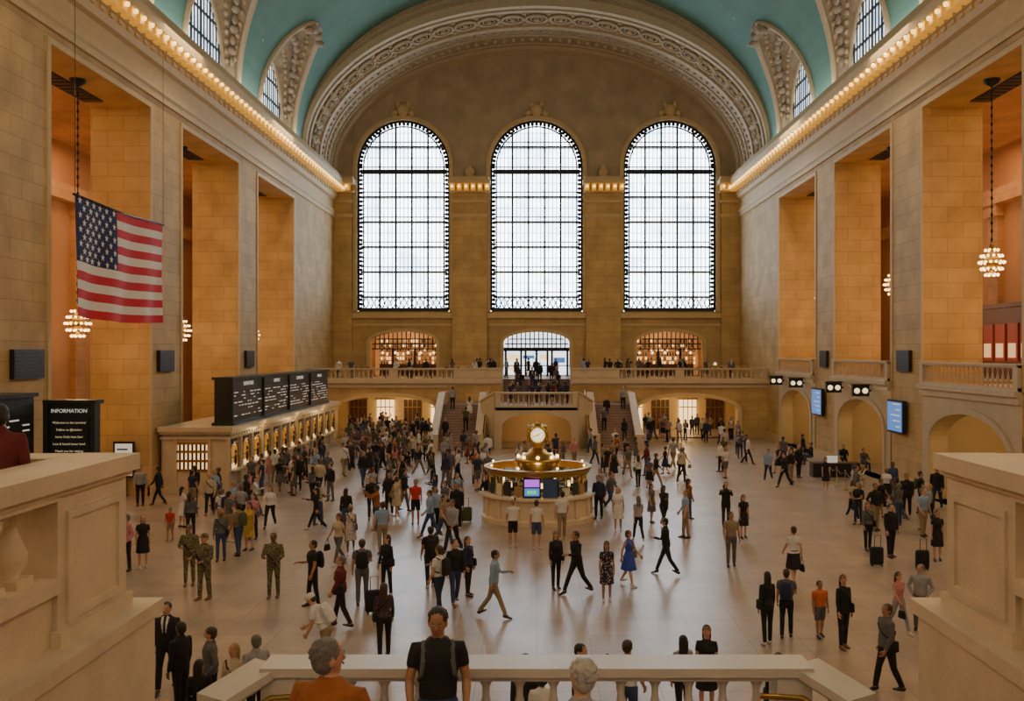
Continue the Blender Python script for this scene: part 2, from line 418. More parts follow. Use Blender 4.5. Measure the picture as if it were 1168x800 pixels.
# barrel arch at far end
mb = MB()
n = 64
def el(t, ins, Y, A=W, B=B1): return ((A - ins) * cos(t), Y, ZS + (B - ins) * sin(t))
def band(y0, y1, ins, m, B=B1):
    for i in range(n):
        a, b = pi * i / n, pi * (i + 1) / n
        mb.add([el(a, ins, y0), el(b, ins, y0), el(b, ins, y1), el(a, ins, y1), el(a, 0, y0), el(b, 0, y0), el(a, 0, y1), el(b, 0, y1)],
               [(0, 1, 2, 3), (4, 5, 1, 0), (3, 2, 7, 6)], m)
band(YA, YF, 0.0, 0)
for y0, y1, ins, m in [(73.2, 73.55, .30, 1), (73.75, 74.2, .14, 1), (74.35, 74.8, .25, 1), (78.2, 78.55, .22, 1), (78.8, 79.05, .12, 1), (80.6, 80.8, .1, 1), (82.8, 83.0, .12, 1), (83.6, 85, .3, 1)]:
    band(y0, y1, ins, m)
for i in range(n):
    a, b = pi * i / n, pi * (i + 1) / n
    mb.add([el(a, 0, YA), el(b, 0, YA), (W * cos(b), YA, ZS + 12.9 * sin(b)), (W * cos(a), YA, ZS + 12.9 * sin(a))], [(0, 1, 2, 3)], 1)
    for k in (0.25, .7):
        Bk = 11.2 + 1.6 * k
        p = lambda t, dy, o: (W * cos(t) - 0 * o, YA - dy, ZS + (Bk + o) * sin(t))
        mb.add([p(a, .15, 0), p(b, .15, 0), p(b, .15, .25), p(a, .15, .25), p(a, 0, 0), p(b, 0, 0), p(a, 0, .25), p(b, 0, .25)], [(0, 1, 2, 3), (4, 5, 1, 0), (3, 2, 7, 6)], 0)
K = 29
for k in range(K):
    t = pi * (k + .5) / K; c = Vector(el(t, .05, 76.5)); nrm = Vector((-cos(t) / W, 0, -sin(t) / B1)).normalized(); tg = Vector((-sin(t) * W, 0, cos(t) * B1)).normalized(); yy = Vector((0, 1, 0))
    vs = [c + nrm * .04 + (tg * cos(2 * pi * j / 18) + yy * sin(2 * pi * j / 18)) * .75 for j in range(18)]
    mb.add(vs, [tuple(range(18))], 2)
    for rr, tr in ((.85, .11), (.5, .06)):
        mb.tube([c + nrm * .1 + (tg * cos(2 * pi * j / 18) + yy * sin(2 * pi * j / 18)) * rr for j in range(18)], tr, 1, 6, True)
    mb.sphere(c + nrm * .12, .22, 8, 6, 1)
    t2 = pi * (k + 1) / K; c2 = Vector(el(t2, .08, 76.5)); mb.sphere(c2, .28, 8, 5, 1)
    for dy in (-1.1, 1.1): mb.sphere(c2 + yy * dy, .2, 6, 4, 1)
for k in range(70):
    t = pi * (k + .5) / 70; mb.sphere(el(t, .05, 81.7), (.22, .3, .22), 6, 4, 1); mb.sphere(el(t, .05, 79.8), (.14, .14, .14), 6, 4, 1)
mb.obj('ceiling_arch_far', [ARCHM, ARCHL, ARCHD])

# main vault with lunettes
LC = [s + 4.55 for s in OPEN]
GH, GW, BV = 6.9, 4.4, 12.8
ys = set([YN, YA])
y = YN
while y < YA: ys.add(round(y, 4)); y += 1.0
for c in LC:
    for i in range(17):
        q = c - GW * cos(pi * i / 16)
        if YN < q < YA: ys.add(round(q, 4))
ys = sorted(ys)
def gz(y):
    for c in LC:
        if abs(y - c) < GW: return GH * (1 - (abs(y - c) / GW) ** 2.0) ** .5
    return 0
mb = MB(); D = 40
for a, b in zip(ys[:-1], ys[1:]):
    if b - a < 1e-3: continue
    ra, rb = asin(gz(a) / BV), asin(gz(b) / BV)
    for i in range(D):
        ta0 = ra + (pi - 2 * ra) * i / D; ta1 = ra + (pi - 2 * ra) * (i + 1) / D; tb0 = rb + (pi - 2 * rb) * i / D; tb1 = rb + (pi - 2 * rb) * (i + 1) / D
        mb.add([(W * cos(ta0), a, ZS + BV * sin(ta0)), (W * cos(ta1), a, ZS + BV * sin(ta1)), (W * cos(tb1), b, ZS + BV * sin(tb1)), (W * cos(tb0), b, ZS + BV * sin(tb0))], [(0, 1, 2, 3)], 0, True)
mb.obj('ceiling', [VAULT])
mb = MB()
for sx in (-1, 1):
    for c in LC:
        n = 28; G = []; Wd = []
        for i in range(n + 1):
            t = pi * i / n; z = GH * sin(t); G.append(Vector((sx * W * sqrt(1 - (z / BV) ** 2), c + GW * cos(t), ZS + z)))
            Wd.append(Vector((sx * 18.9, c + 3.5 * cos(t), ZS + 4.7 * sin(t))))
        for i in range(n):
            for k in range(4):
                p = lambda j, q: G[j].lerp(Wd[j], q) + Vector((0, 0, .35 * sin(pi * q)))
                mb.add([p(i, k / 4), p(i + 1, k / 4), p(i + 1, (k + 1) / 4), p(i, (k + 1) / 4)], [(0, 1, 2, 3)], 0, True)
        gg = [g + Vector((-sx * .03, 0, -.05)) for g in G]
        mb.loft(gg, [.2] * len(gg), (0, 1, 0), 1, 6); mb.loft(Wd, [.16] * len(Wd), (0, 1, 0), 1, 6)
        mid = [g.lerp(w_, .5) for g, w_ in zip(G, Wd)]
        for i in range(2, n - 1):
            mb.sphere(mid[i] + Vector((-sx * .05, 0, .1)), (.3, .38, .26) if i % 2 else (.2, .25, .35), 7, 5, 0)
            for q in (.25, .75):
                m_ = G[i].lerp(Wd[i], q) + Vector((0, 0, .22)); mb.sphere(m_, (.16, .24, .2), 6, 4, 1)
        tip = G[n // 2]
        for dy, dz, r in ((0, -.1, .8), (.8, -.5, .5), (-.8, -.5, .5), (1.4, -.9, .35), (-1.4, -.9, .35), (0, .6, .4), (.5, .3, .3), (-.5, .3, .3)):
            mb.sphere(tip + Vector((sx * .2, dy, dz)), (.35, r, r * .7), 10, 8, 0)
        mb.box(sx * (W - .2), sx * 19.2, c - GW, c + GW, 22.6, 23.05, 1)
mb.obj('trim_lunettes', [CARVE, ARCHL])
for sx in (-1, 1):
    for c in LC:
        mb = MB(); n = 20
        for i in range(n):
            t0, t1 = pi * i / n, pi * (i + 1) / n
            mb.add([(sx * 19.05, c + 3.4 * cos(t0), ZS), (sx * 19.05, c + 3.4 * cos(t1), ZS), (sx * 19.05, c + 3.4 * cos(t1), ZS + 4.6 * sin(t1)), (sx * 19.05, c + 3.4 * cos(t0), ZS + 4.6 * sin(t0))], [(0, 1, 2, 3)], 1)
        for k in range(-6, 7):
            u = k * .5; h = 4.6 * sqrt(1 - (u / 3.4) ** 2); w = .10 if k % 3 == 0 else .04
            mb.box(sx * 18.92, sx * 18.98, c + u - w, c + u + w, ZS, ZS + h, 0)
        for z in (.25, 1.7, 3.1):
            u = 3.4 * sqrt(1 - (z / 4.6) ** 2); mb.box(sx * 18.9, sx * 19.0, c - u, c + u, ZS + z, ZS + z + .12, 0)
        mb.obj('window_%d' % (7 + LC.index(c) + (6 if sx > 0 else 0)), [IRON, PANE_N])

# ------------------------------------------------------------------ far balcony, lower wall, stairs
mb = MB()
mb.box(-W, -2.7, 74, YF, 4.2, 4.6, 0); mb.box(2.7, W, 74, YF, 4.2, 4.6, 0); mb.box(-2.7, 2.7, 77.3, YF, 4.2, 4.6, 0)
mb.box(-W, -2.7, 73.7, 74, 4.35, 4.62, 0); mb.box(2.7, W, 73.7, 74, 4.35, 4.62, 0)
mb.box(-W, -7.1, 73.85, 74, 4.0, 4.2, 0); mb.box(7.1, W, 73.85, 74, 4.0, 4.2, 0)
mb.obj('balcony_floor_far', [MARBLE])
mb = MB(); Pl = lambda u, z, w: (u, 74 + w, z)
h1 = Hole(-15.9, -7.9, 0, 2.2, 1.1); h2 = Hole(7.9, 15.9, 0, 2.2, 1.1)
holed_wall(mb, -W, -7.1, 0, 4.2, [h1], Pl, 1.0, 0, 1); holed_wall(mb, 7.1, W, 0, 4.2, [h2], Pl, 1.0, 0, 1)
for h in (h1, h2): arch_trim(mb, h, Pl, .3, .1, 1)
mb.box(-7.1, -2.7, 74, 74.4, 0, 4.2, 0); mb.box(2.7, 7.1, 74, 74.4, 0, 4.2, 0)
mb.box(-7.1, -6.7, 74.4, YF, 0, 4.2, 1); mb.box(6.7, 7.1, 74.4, YF, 0, 4.2, 1)
mb.box(-3.0, -2.7, 74.4, 77.5, 0, 4.2, 1); mb.box(2.7, 3.0, 74.4, 77.5, 0, 4.2, 1)
mb.obj('wall_under_balcony', [STONE, CREAM])
mb = MB()
for s in (-1, 1):
    mb.box(s * 7.2, s * W, 83.2, 83.5, 0, 4.2, 0)
    for k in range(4):
        x = s * (8.6 + k * 2.4); mb.box(x - .75, x + .75, 83.0, 83.2, 0, 2.6, 1 if k % 2 else 2); mb.box(x - .85, x + .85, 82.95, 83.2, 2.6, 2.75, 3)
        for q in (-.4, 0, .4): mb.box(x + q - .03, x + q + .03, 82.96, 83.0, 0, 2.6, 3)
        mb.box(x - .75, x + .75, 82.96, 83.0, 1.9, 1.98, 3)
mb.obj('wall_passage_far', [CREAM, WOOD, WARMPANEL, BRASS])
mb = MB()
balustrade(mb, (-W + .1, 73.95), (-11.3, 73.95), 4.6, 4.6, .95, m=0); balustrade(mb, (-11.3, 73.95), (-6.2, 73.95), 4.6, 4.6, .95)
balustrade(mb, (11.3, 73.95), (W - .1, 73.95), 4.6, 4.6, .95); balustrade(mb, (6.2, 73.95), (11.3, 73.95), 4.6, 4.6, .95)
for s in (-1, 1):
    mb.box(s * 2.75, s * 6.2, 73.8, 74.1, 4.6, 5.45, 0); mb.box(s * 2.65, s * 6.3, 73.72, 74.18, 5.45, 5.57, 0)
    for x in (3.2, 4.5, 5.8): mb.box(s * (x - .45), s * (x + .45), 73.74, 73.8, 4.8, 5.3, 0)
    mb.box(s * 2.7, s * 3.0, 74.1, 77.4, 4.6, 5.45, 0)
mb.obj('balcony_balustrade', [MARBLE])

def wall_seg(mb, p0, p1, b0, t0, b1, t1, th=.3, m=0, cap=True):
    p0 = Vector((p0[0], p0[1], 0)); p1 = Vector((p1[0], p1[1], 0)); d = (p1 - p0).normalized(); nn = Vector((-d.y, d.x, 0))
    def part(w, a0, c0, a1, c1):
        vs = []
        for p, a, c in ((p0, a0, c0), (p1, a1, c1)):
            for s in (-1, 1):
                for q in (a, c): vs.append(p + nn * s * w / 2 + Vector((0, 0, q)))
        mb.add(vs, [(0, 1, 3, 2), (4, 6, 7, 5), (0, 4, 5, 1), (2, 3, 7, 6), (1, 5, 7, 3), (0, 2, 6, 4)], m)
    part(th, b0, t0, b1, t1)
    if cap: part(th + .16, t0, t0 + .12, t1, t1 + .12)

mb = MB()
for s in (-1, 1):
    for k in range(17):
        mb.box(s * 4.1, s * 7.0, 64.5 + k * .323, 70.0, k * .1706, (k + 1) * .1706, 1)
    wall_seg(mb, (s * 7.1, 64.3), (s * 7.1, 70.1), 0, .75, 0, 3.65, .35, 0); wall_seg(mb, (s * 4.0, 64.3), (s * 4.0, 70.1), 0, .8, 0, 3.7, .35, 0)
    mb.box(s * 6.95, s * 7.28, 70.1, 73.8, 0, 3.65, 0); mb.box(s * 6.87, s * 7.36, 70.1, 73.7, 3.65, 3.77, 0)
    mb.box(s * 6.75, s * 7.45, 63.8, 64.4, 0, 1.2, 0); mb.box(s * 3.65, s * 4.35, 63.8, 64.4, 0, 1.2, 0)
    wall_seg(mb, (s * 2.9, 66.1), (s * 3.95, 67.6), 0, 2.9, 0, 2.9, .2, 0, False)
    wall_seg(mb, (s * 2.9, 66.1), (s * 3.95, 67.6), 2.9, 3.88, 2.9, 3.2, .28, 0)
    wall_seg(mb, (s * 3.95, 67.6), (s * 3.95, 73.9), 0, 2.9, 0, 2.9, .2, 0, False)
mb.prism([(-2.9, 66.0), (2.9, 66.0), (3.9, 67.5), (3.9, 70), (7.0, 70), (7.0, 73.95), (-7.0, 73.95), (-7.0, 70), (-3.9, 70), (-3.9, 67.5)], lambda u, v, w: (u, v, w), 2.7, 2.895, 1)
for k in range(10):
    mb.box(-2.68, 2.68, 73.95 + k * .335, 77.28, 2.9 + k * .17, 2.9 + (k + 1) * .17, 1)
Pc = lambda u, z, w: (u, 66 + w, z)
hc = Hole(-2.45, 2.45, 0, 1.5, 1.0)
holed_wall(mb, -2.95, 2.95, 0, 2.9, [hc], Pc, .5, 0); arch_trim(mb, hc, Pc, .22, .08, 0)
balustrade(mb, (-2.9, 66.1), (2.9, 66.1), 2.9, 2.9, 1.08)
mb.box(-3.9, 3.9, 71.5, 71.7, 0, 2.7, 2)
mb.tube([(-3.6, 64.3, 1.0), (-3.6, 70.1, 3.95)], .035, 3); mb.tube([(3.6, 64.3, 1.0), (3.6, 70.1, 3.95)], .035, 3)
mb.obj('grand_staircase', [MARBLE, REDSTEP, CREAM, BRASS])

for nm, x0, x1 in (('left', -15.6, -8.6), ('right', 8.6, 15.6)):
    mb = MB(); mb.box(x0, x1, 86, 91, 0, 4.6, 0); mb.box(x0, x1, 90.6, 90.8, 4.6, 9, 4); mb.box(x0 - .2, x0, 86, 91, 4.6, 9, 1); mb.box(x1, x1 + .2, 86, 91, 4.6, 9, 1); mb.box(x0, x1, 86, 91, 8.9, 9.1, 1)
    for k in range(6):
        z = 5.6 + k * .42; mb.box(x0 + .4, x1 - .4, 90.2, 90.6, z, z + .05, 0)
        for q in range(24):
            if R.random() < .85: mb.box(x0 + .6 + q * .26, x0 + .72 + q * .26, 90.3, 90.42, z + .05, z + .33, 3 if R.random() < .35 else (2 if R.random() < .5 else 0))
    mb.box(x0 + .8, x1 - .8, 88.3, 88.9, 4.6, 5.7, 0)
    for q in range(5): mb.sphere((x0 + 1.1 + q * 1.2, 88.2, 6.75), .14, 8, 6, 3); mb.loft([(x0 + 1.1 + q * 1.2, 88.2, 6.85), (x0 + 1.1 + q * 1.2, 88.2, 8.9)], [.015, .015], (1, 0, 0), 0, 4)
    mb.obj('shop_interior_' + nm, [WOOD, ORANGE_IN, BRASS, WARMPANEL, SHOPBACK])
mb = MB(); mb.box(-3.4, 3.4, 86, 92, 0, 4.6, 0); mb.box(-3.4, -3.2, 86, 92, 4.6, 9, 0); mb.box(3.2, 3.4, 86, 92, 4.6, 9, 0); mb.box(-3.4, 3.4, 86, 92, 8.9, 9.1, 0); mb.box(-3.2, 3.2, 91.6, 91.8, 4.6, 8.9, 1)
for x in (-2.9, -1.45, 0, 1.45, 2.9): mb.box(x - .1, x + .1, 88, 88.15, 4.6, 7.1, 2)
mb.box(-3.2, 3.2, 88, 88.15, 6.9, 7.25, 2); mb.box(-3.2, 3.2, 88, 88.12, 5.5, 5.6, 2)
for x0, x1, z0, z1, m_ in ((-2.8, -1.6, 6.0, 6.6, 3), (-1.3, -.2, 6.2, 6.5, 4), (.3, 1.2, 6.1, 6.6, 3), (1.6, 2.7, 5.8, 6.3, 4), (-2.5, -1.8, 5.0, 5.5, 3)): mb.box(x0, x1, 89, 89.1, z0, z1, m_)
mb.obj('door_1', [STONE_IN, PANE_N, IRON, WARMPANEL, SCREEN])
mb = MB()
for h in doors:
    for i in range(1, 15):
        u = h.u0 + (h.u1 - h.u0) * i / 15; mb.box(u - .05, u + .05, YF + .4, YF + .46, 7.1, h.top(u), 0)
    for z in (7.05, 7.5, 7.95):
        mb.box(h.u0 + .1 if z < 7.7 else h.u0 + .5, h.u1 - .1 if z < 7.7 else h.u1 - .5, YF + .38, YF + .48, z, z + .11, 0)
    for q in (1, 2): u = h.u0 + (h.u1 - h.u0) * q / 3; mb.box(u - .1, u + .1, YF + .38, YF + .5, 4.6, 7.1, 0)
mb.obj('trim_transom_lattice', [IRON])
def table_with_lamp(x, y, z, lamp):
    mb = MB(); mb.box(-.9, .9, -.4, .4, .72, .77, 0)
    for a in (-.8, .8):
        for b in (-.32, .32): mb.box(a - .03, a + .03, b - .03, b + .03, 0, .72, 0)
    if lamp:
        mb.lathe([(.1, .77), (.1, .8), (.02, .82), (.02, 1.15)], (0, 0, 0), 8, 1); mb.lathe([(.15, 1.12), (.09, 1.32), (.0, 1.33)], (0, 0, 0), 10, 2)
    for k in range(3): mb.box(-.6 + k * .5, -.35 + k * .5, -.15, .05, .775, .79, 3); mb.box(-.6 + k * .5, -.35 + k * .5, .05, .06, .79, .95, 3)
    mb.obj('display_table', [WOOD, BRASS, OPAL, BLACK], loc=(x, y, z))
for i, x in enumerate((-14.5, -12, -9.5, -7.2, -5.2, 10.2, 12.8, 15.2)): table_with_lamp(x, 77.5 + (i % 2) * 2.2, 4.6, i in (3, 4, 7))

# ------------------------------------------------------------------ right side lower storey + gallery
mb = MB(); Pr = lambda u, z, w: (W - .05 + w, u, z)
rh = [Hole(s + .9, s + 8.2, 0, 2.7, 1.45) for s in OPEN]
for s, h in zip(OPEN, rh):
    holed_wall(mb, s, s + 9.1, 0, 4.8, [h], Pr, .8, 0, 1); arch_trim(mb, h, Pr, .28, .1, 0)
    mb.box(W - .2, 26, s, s + 9.1, 4.8, 5.3, 0); mb.box(W - .35, W - .2, s, s + 9.1, 5.1, 5.32, 0)
    balustrade(mb, (W - .05, s + .05), (W - .05, s + 9.05), 5.3, 5.3, 1.05, sp=.4)
    mb.box(24.5, 24.8, s - 1, s + 10, 0, 4.8, 1)
    mb.box(24.2, 24.5, s + 1.2, s + 3.0, 0, 2.4, 2); mb.box(24.2, 24.5, s + 5.2, s + 7.4, 0, 2.4, 2)
    mb.box(24.1, 24.5, s + 1.0, s + 3.2, 2.4, 2.6, 1); mb.box(W + .75, 24.8, s - .1, s + .1, 0, 4.8, 1); mb.box(W + .75, 24.8, s + 9, s + 9.2, 0, 4.8, 1)
mb.obj('wall_gallery_right', [MARBLE, CREAM, BLACK])
mb = MB(); mb.box(26.3, 27.35, 38, 58, 0, 9.3, 0)
for k in range(14):
    y0 = 38.4 + k * 1.4; mb.box(26.2, 26.3, y0, y0 + 1.1, 6.3, 8.4, 1); mb.box(26.16, 26.2, y0 + .15, y0 + .95, 6.5, 7.3, 2)
mb.box(26.1, 27.35, 37.8, 58.2, 9.3, 9.55, 0); mb.obj('bar_cabinet', [WOOD, mat('bar_red_leather', (.25, .04, .02), .4), emit('bar_back_light', (1, .5, .18), .3)])
for y in (68.4, 63.2, 55.2, 50.6):
    mb = MB(); mb.box(-.45, .45, -.1, .1, -.3, .3, 0); mb.box(-.5, .5, -.12, .12, .3, .36, 0)
    for x in (-.22, .22): mb.loft([(x, -.14, 0), (x, -.1, 0)], [.15, .15], (1, 0, 0), 1, 14)
    mb.box(.4, .58, -.04, .04, -.05, .05, 0)
    mb.obj('gate_sign', [BLACK, OPAL], loc=(W - .8, y, 4.72))
for y0, y1, z0, z1 in ((59.1, 61.2, 2.75, 4.5), (46.0, 48.0, 2.75, 4.4)):
    mb = MB(); X_ = W - .14; mb.box(X_ - .18, X_ - .0, y0, y1, z0, z1, 0); mb.box(X_ - .21, X_ - .18, y0 + .1, y1 - .1, z0 + .1, z1 - .1, 1)
    for k in range(5): mb.box(X_ - .22, X_ - .21, y0 + .25, y0 + .25 + .3 * (k % 3 + 2), z0 + .3 + k * .28, z0 + .38 + k * .28, 2)
    mb.obj('information_screen', [BLACK, SCREEN, WHITE_TXT])
for sx, lst in ((-1, [(32.5, 34.5), (45.1, 46.9), (58.6, 60.2)]), (1, [(45.6, 47.2), (58.6, 60.0)])):
    for y0, y1 in lst:
        mb = MB(); mb.box(sx * (W - .18), sx * W, y0, y1, 5.85, 6.9, 0)
        for k in range(7): mb.box(sx * (W - .2), sx * (W - .18), y0 + .08, y1 - .08, 5.95 + k * .13, 5.99 + k * .13, 1)
        mb.obj('wall_speaker', [BLACK, IRON])

# ------------------------------------------------------------------ ticket booths + boards (left)
def booth(y0, y1):
    mb = MB(); xf = -14.95
    mb.box(-18.1, xf, y0, y1, 0, 2.95, 0); mb.box(-18.1, xf + .12, y0 - .12, y1 + .1, 0, .25, 0)
    mb.box(-18.12, xf + .15, y0 - .15, y1 + .1, 2.6, 2.72, 0); mb.box(-18.15, xf + .4, y0 - .4, y1 + .3, 2.98, 3.2, 0)
    mb.box(-18.12, xf + .28, y0 - .28, y1 + .2, 2.86, 2.98, 0)
    n = int((y1 - y0) / .4)
    for k in range(n): mb.box(xf + .15, xf + .26, y0 + k * .4, y0 + k * .4 + .2, 2.74, 2.86, 0)
    nb = round((y1 - y0) / 1.85); w = (y1 - y0) / nb
    for k in range(nb):
        c = y0 + (k + .5) * w
        mb.box(xf, xf + .14, c - w / 2 - .15, c - w / 2 + .15, .25, 2.6, 0); mb.box(xf, xf + .4, c - .7, c + .7, 1.0, 1.08, 0)
        pts = [(c - .55, 1.1)] + [(c - .55 * cos(pi * i / 8), 1.95 + .42 * sin(pi * i / 8)) for i in range(9)] + [(c + .55, 1.1)]
        mb.prism(pts, lambda u, z, q: (q, u, z), xf + .0, xf + .03, 2)
        mb.loft([(xf + .05, a, b) for a, b in pts], [.06] * len(pts), (1, 0, 0), 1, 6)
        for i in range(-3, 4): mb.box(xf + .03, xf + .06, c + i * .14 - .02, c + i * .14 + .02, 1.35, 2.3 - abs(i) * .05, 1)
        mb.box(xf + .03, xf + .07, c - .5, c + .5, 1.62, 1.66, 1)
        mb.box(xf + .02, xf + .08, c - .42, c + .42, 2.42, 2.57, 3)
        mb.sphere((xf + .1, c + .1, 1.5), (.05, .16, .3), 8, 6, 3); mb.sphere((xf + .1, c + .1, 1.9), (.05, .09, .12), 8, 6, 3)
    for c in (-16.6,):
        mb.box(c - .7, c + .7, y0 - .03, y0, 1.1, 2.4, 2)
        for i in range(-3, 4): mb.box(c + i * .2 - .045, c + i * .2 + .045, y0 - .07, y0 - .03, 1.1, 2.4, 3)
        for z in (1.1, 1.55, 2.0, 2.4): mb.box(c - .75, c + .75, y0 - .08, y0 - .03, z - .06, z + .06, 1)
        mb.box(c - .9, c - .75, y0 - .1, y0, .25, 2.6, 0); mb.box(c + .75, c + .9, y0 - .1, y0, .25, 2.6, 0)
    mb.obj('ticket_booth', [MARBLE, BRASS, TICKET, BLACK])
booth(45.2, 69.2); booth(12.5, 28.5)

def text(body, size, loc, rot, parent, m=WHITE_TXT):
    c = bpy.data.curves.new('lettering', 'FONT'); c.body = body; c.size = size; c.align_x = 'CENTER'; c.align_y = 'CENTER'; c.extrude = .005
    c.materials.append(m); o = bpy.data.objects.new('lettering', c); o.location = loc; o.rotation_euler = rot
    bpy.context.scene.collection.objects.link(o); o.parent = parent; return o
def depart_board(y0, y1, xf, n, z0=3.2, z1=5.45):
    e = empty('departures_board', (0, 0, 0)); mb = MB()
    mb.box(xf - .85, xf, y0, y1, z0 + .1, z1, 0); mb.box(xf - .95, xf + .1, y0 - .1, y1 + .1, z1, z1 + .12, 0); mb.box(xf - .95, xf + .1, y0 - .1, y1 + .1, z0, z0 + .14, 0)
    w = (y1 - y0) / n
    for k in range(n):
        a = y0 + k * w; mb.box(xf, xf + .1, a - .09, a + .09, z0, z1, 0); mb.box(xf, xf + .02, a + .15, a + w - .15, z0 + .3, z1 - .5, 1)
        for r_ in range(8):
            z = z1 - .68 - r_ * .165; u = a + .3
            while u < a + w - .5:
                L = R.choice([.2, .3, .5, .6])
                if R.random() < .6: mb.box(xf + .02, xf + .03, u, min(u + L, a + w - .3), z, z + .045, 2)
                u += L + .2
    mb.box(xf - .75, xf - .1, y0 - .03, y0, z0 + .3, z1 - .2, 1)
    mb.obj('board_body', [DGREEN, BLACK, WHITE_TXT], parent=e)
    for k in range(n): text('DEPARTURES' if k % 2 == 0 else 'ARRIVALS', .28, (xf + .03, y0 + (k + .5) * w, z1 - .25), (pi / 2, 0, pi / 2), e)
depart_board(45.9, 67, -14.95, 4); depart_board(13, 28.5, -15.3, 3)
e = empty('information_board'); mb = MB()
mb.box(-15.2, -13.7, 29.0, 29.4, 3.3, 5.2, 0); mb.box(-15.25, -13.62, 28.9, 29.5, 5.2, 5.32, 0); mb.box(-15.25, -13.62, 28.9, 29.5, 3.2, 3.36, 0)
mb.box(-15.05, -13.85, 28.96, 29.0, 3.5, 4.75, 1); mb.box(-13.78, -13.64, 28.9, 29.0, 3.3, 5.2, 0); mb.box(-15.24, -15.1, 28.9, 29.0, 3.3, 5.2, 0)
mb.box(-14.6, -14.3, 29.1, 29.3, 0, 3.3, 0)
mb.obj('board_body', [DGREEN, BLACK], parent=e)
AMB = emit('amber_letters', (.8, .62, .32), .28)
text('INFORMATION', .165, (-14.45, 28.94, 4.98), (pi / 2, 0, 0), e)
for k, t in enumerate(['Welcome to the terminal', 'Follow us @station', 'items Daily 6am-2am', 'Lost & found lower level', 'Thank you for visiting']):
    text(t, .10, (-14.45, 28.94, 4.62 - k * .22), (pi / 2, 0, 0), e, AMB)
mb = MB(); mb.box(-19.9, -18.9, 44.0, 44.1, .9, 2.6, 0); mb.box(-19.8, -19.0, 43.97, 44.0, 1.0, 2.5, 1)
for k in range(5): mb.box(-19.7, -19.2, 43.95, 43.97, 1.2 + k * .25, 1.27 + k * .25, 0)
mb.box(-19.5, -19.3, 44.0, 44.1, 0, .9, 0); mb.obj('lit_poster_stand', [BLACK, WHITE_TXT])

# ------------------------------------------------------------------ information kiosk & clock
ky = 38.5; kx = 0.05
e = empty('information_kiosk', (kx, ky, 0))
mb = MB()
mb.lathe([(2.3, 0), (2.3, .18), (2.18, .24), (2.15, .9), (2.22, .98), (2.38, 1.02), (2.38, 1.1), (1.7, 1.1)], (0, 0, 0), 48, 0, False)
for k in range(16):
    a = 2 * pi * k / 16; M = Matrix.Rotation(a, 4, 'Z')
    b2 = MB(); b2.box(2.14, 2.24, -.12, .12, .22, .95, 0); mb.add([M @ Vector(v) for v in b2.v], b2.f, 0)
mb.lathe([(1.97, 1.1), (1.97, 1.92)], (0, 0, 0), 32, 2, False)
mb.lathe([(1.94, 1.88), (2.08, 1.88), (2.14, 1.95), (2.17, 2.06), (2.22, 2.1), (2.22, 2.16), (2.02, 2.16), (1.98, 2.0), (1.94, 1.88)], (0, 0, 0), 48, 1, False)
for k in range(32):
    a = 2 * pi * k / 32; mb.loft([(1.99 * cos(a), 1.99 * sin(a), 1.1), (1.99 * cos(a), 1.99 * sin(a), 1.92)], [.03, .03], (1, 0, 0), 1, 6)
    if k % 4 == 2: mb.sphere((2.02 * cos(a), 2.02 * sin(a), 2.24), .05, 6, 4, 3)
for z in (1.3, 1.7): mb.tube([(1.99 * cos(2 * pi * j / 40), 1.99 * sin(2 * pi * j / 40), z) for j in range(40)], .018, 1, 5, True)
mb.lathe([(1.65, 0), (1.65, 1.0), (1.2, 1.0), (1.2, .75), (.6, .75)], (0, 0, 0), 32, 4, False)
for k in range(20):
    a = 2 * pi * k / 20 + .1; r_ = 1.45; x, y = r_ * cos(a), r_ * sin(a); mb.box(x - .16, x + .16, y - .1, y + .1, 1.0, 1.2 + (k % 3) * .12, 5 if k % 3 else 6)
    if k % 3 == 0: mb.box(x - .05, x + .05, y - .05, y + .05, 1.4, 1.62, 3)
mb.obj('counter', [MARBLE_N, BRASS, GLASS, BULB, WOOD, BLACK, mat('paper_stack', (.6, .58, .5))], parent=e)
mb = MB()
mb.lathe([(.6, 0), (.6, 2.0), (.8, 2.1), (.86, 2.28), (.95, 2.36), (.9, 2.46), (.72, 2.5), (.62, 2.62), (.4, 2.68), (.34, 2.8), (.2, 2.86), (.16, 2.95), (.3, 3.0), (.2, 3.05), (.0, 3.06)], (0, 0, 0), 24, 0)
for k in range(8):
    a = 2 * pi * k / 8; mb.sphere((.8 * cos(a), .8 * sin(a), 2.54), .07, 8, 6, 1)
mb.obj('brass_pedestal', [BRASS, BULB], parent=e)
mb = MB(); zc = 3.42
mb.sphere((0, 0, zc), (.34, .34, .38), 20, 14, 0)
for k in range(4):
    a = pi / 2 * k; d = Vector((sin(a), -cos(a), 0)); sd = Vector((cos(a), sin(a), 0)); c0 = Vector((0, 0, zc))
    mb.loft([c0 + d * .22, c0 + d * .37], [.36, .36], sd, 0, 28); mb.loft([c0 + d * .37, c0 + d * .385], [.29, .29], sd, 1, 28)
    ring = [c0 + d * .385 + (sd * cos(2 * pi * j / 28) + Vector((0, 0, 1)) * sin(2 * pi * j / 28)) * .34 for j in range(28)]; mb.tube(ring, .06, 0, 6, True)
    up = Vector((0, 0, 1))
    for ang, L in ((.9, .16), (-1.9, .23)):
        q = sd * sin(ang) + up * cos(ang); mb.loft([c0 + d * .39, c0 + d * .39 + q * L], [.018, .01], d, 2, 4)
    for j in range(12):
        q = sd * sin(j * pi / 6) + up * cos(j * pi / 6); mb.loft([c0 + d * .39 + q * .21, c0 + d * .39 + q * .26], [.014, .014], d, 2, 4)
mb.lathe([(.3, zc + .25), (.32, zc + .33), (.2, zc + .42), (.09, zc + .46), (.11, zc + .52), (.06, zc + .6), (.0, zc + .68)], (0, 0, 0), 16, 0)
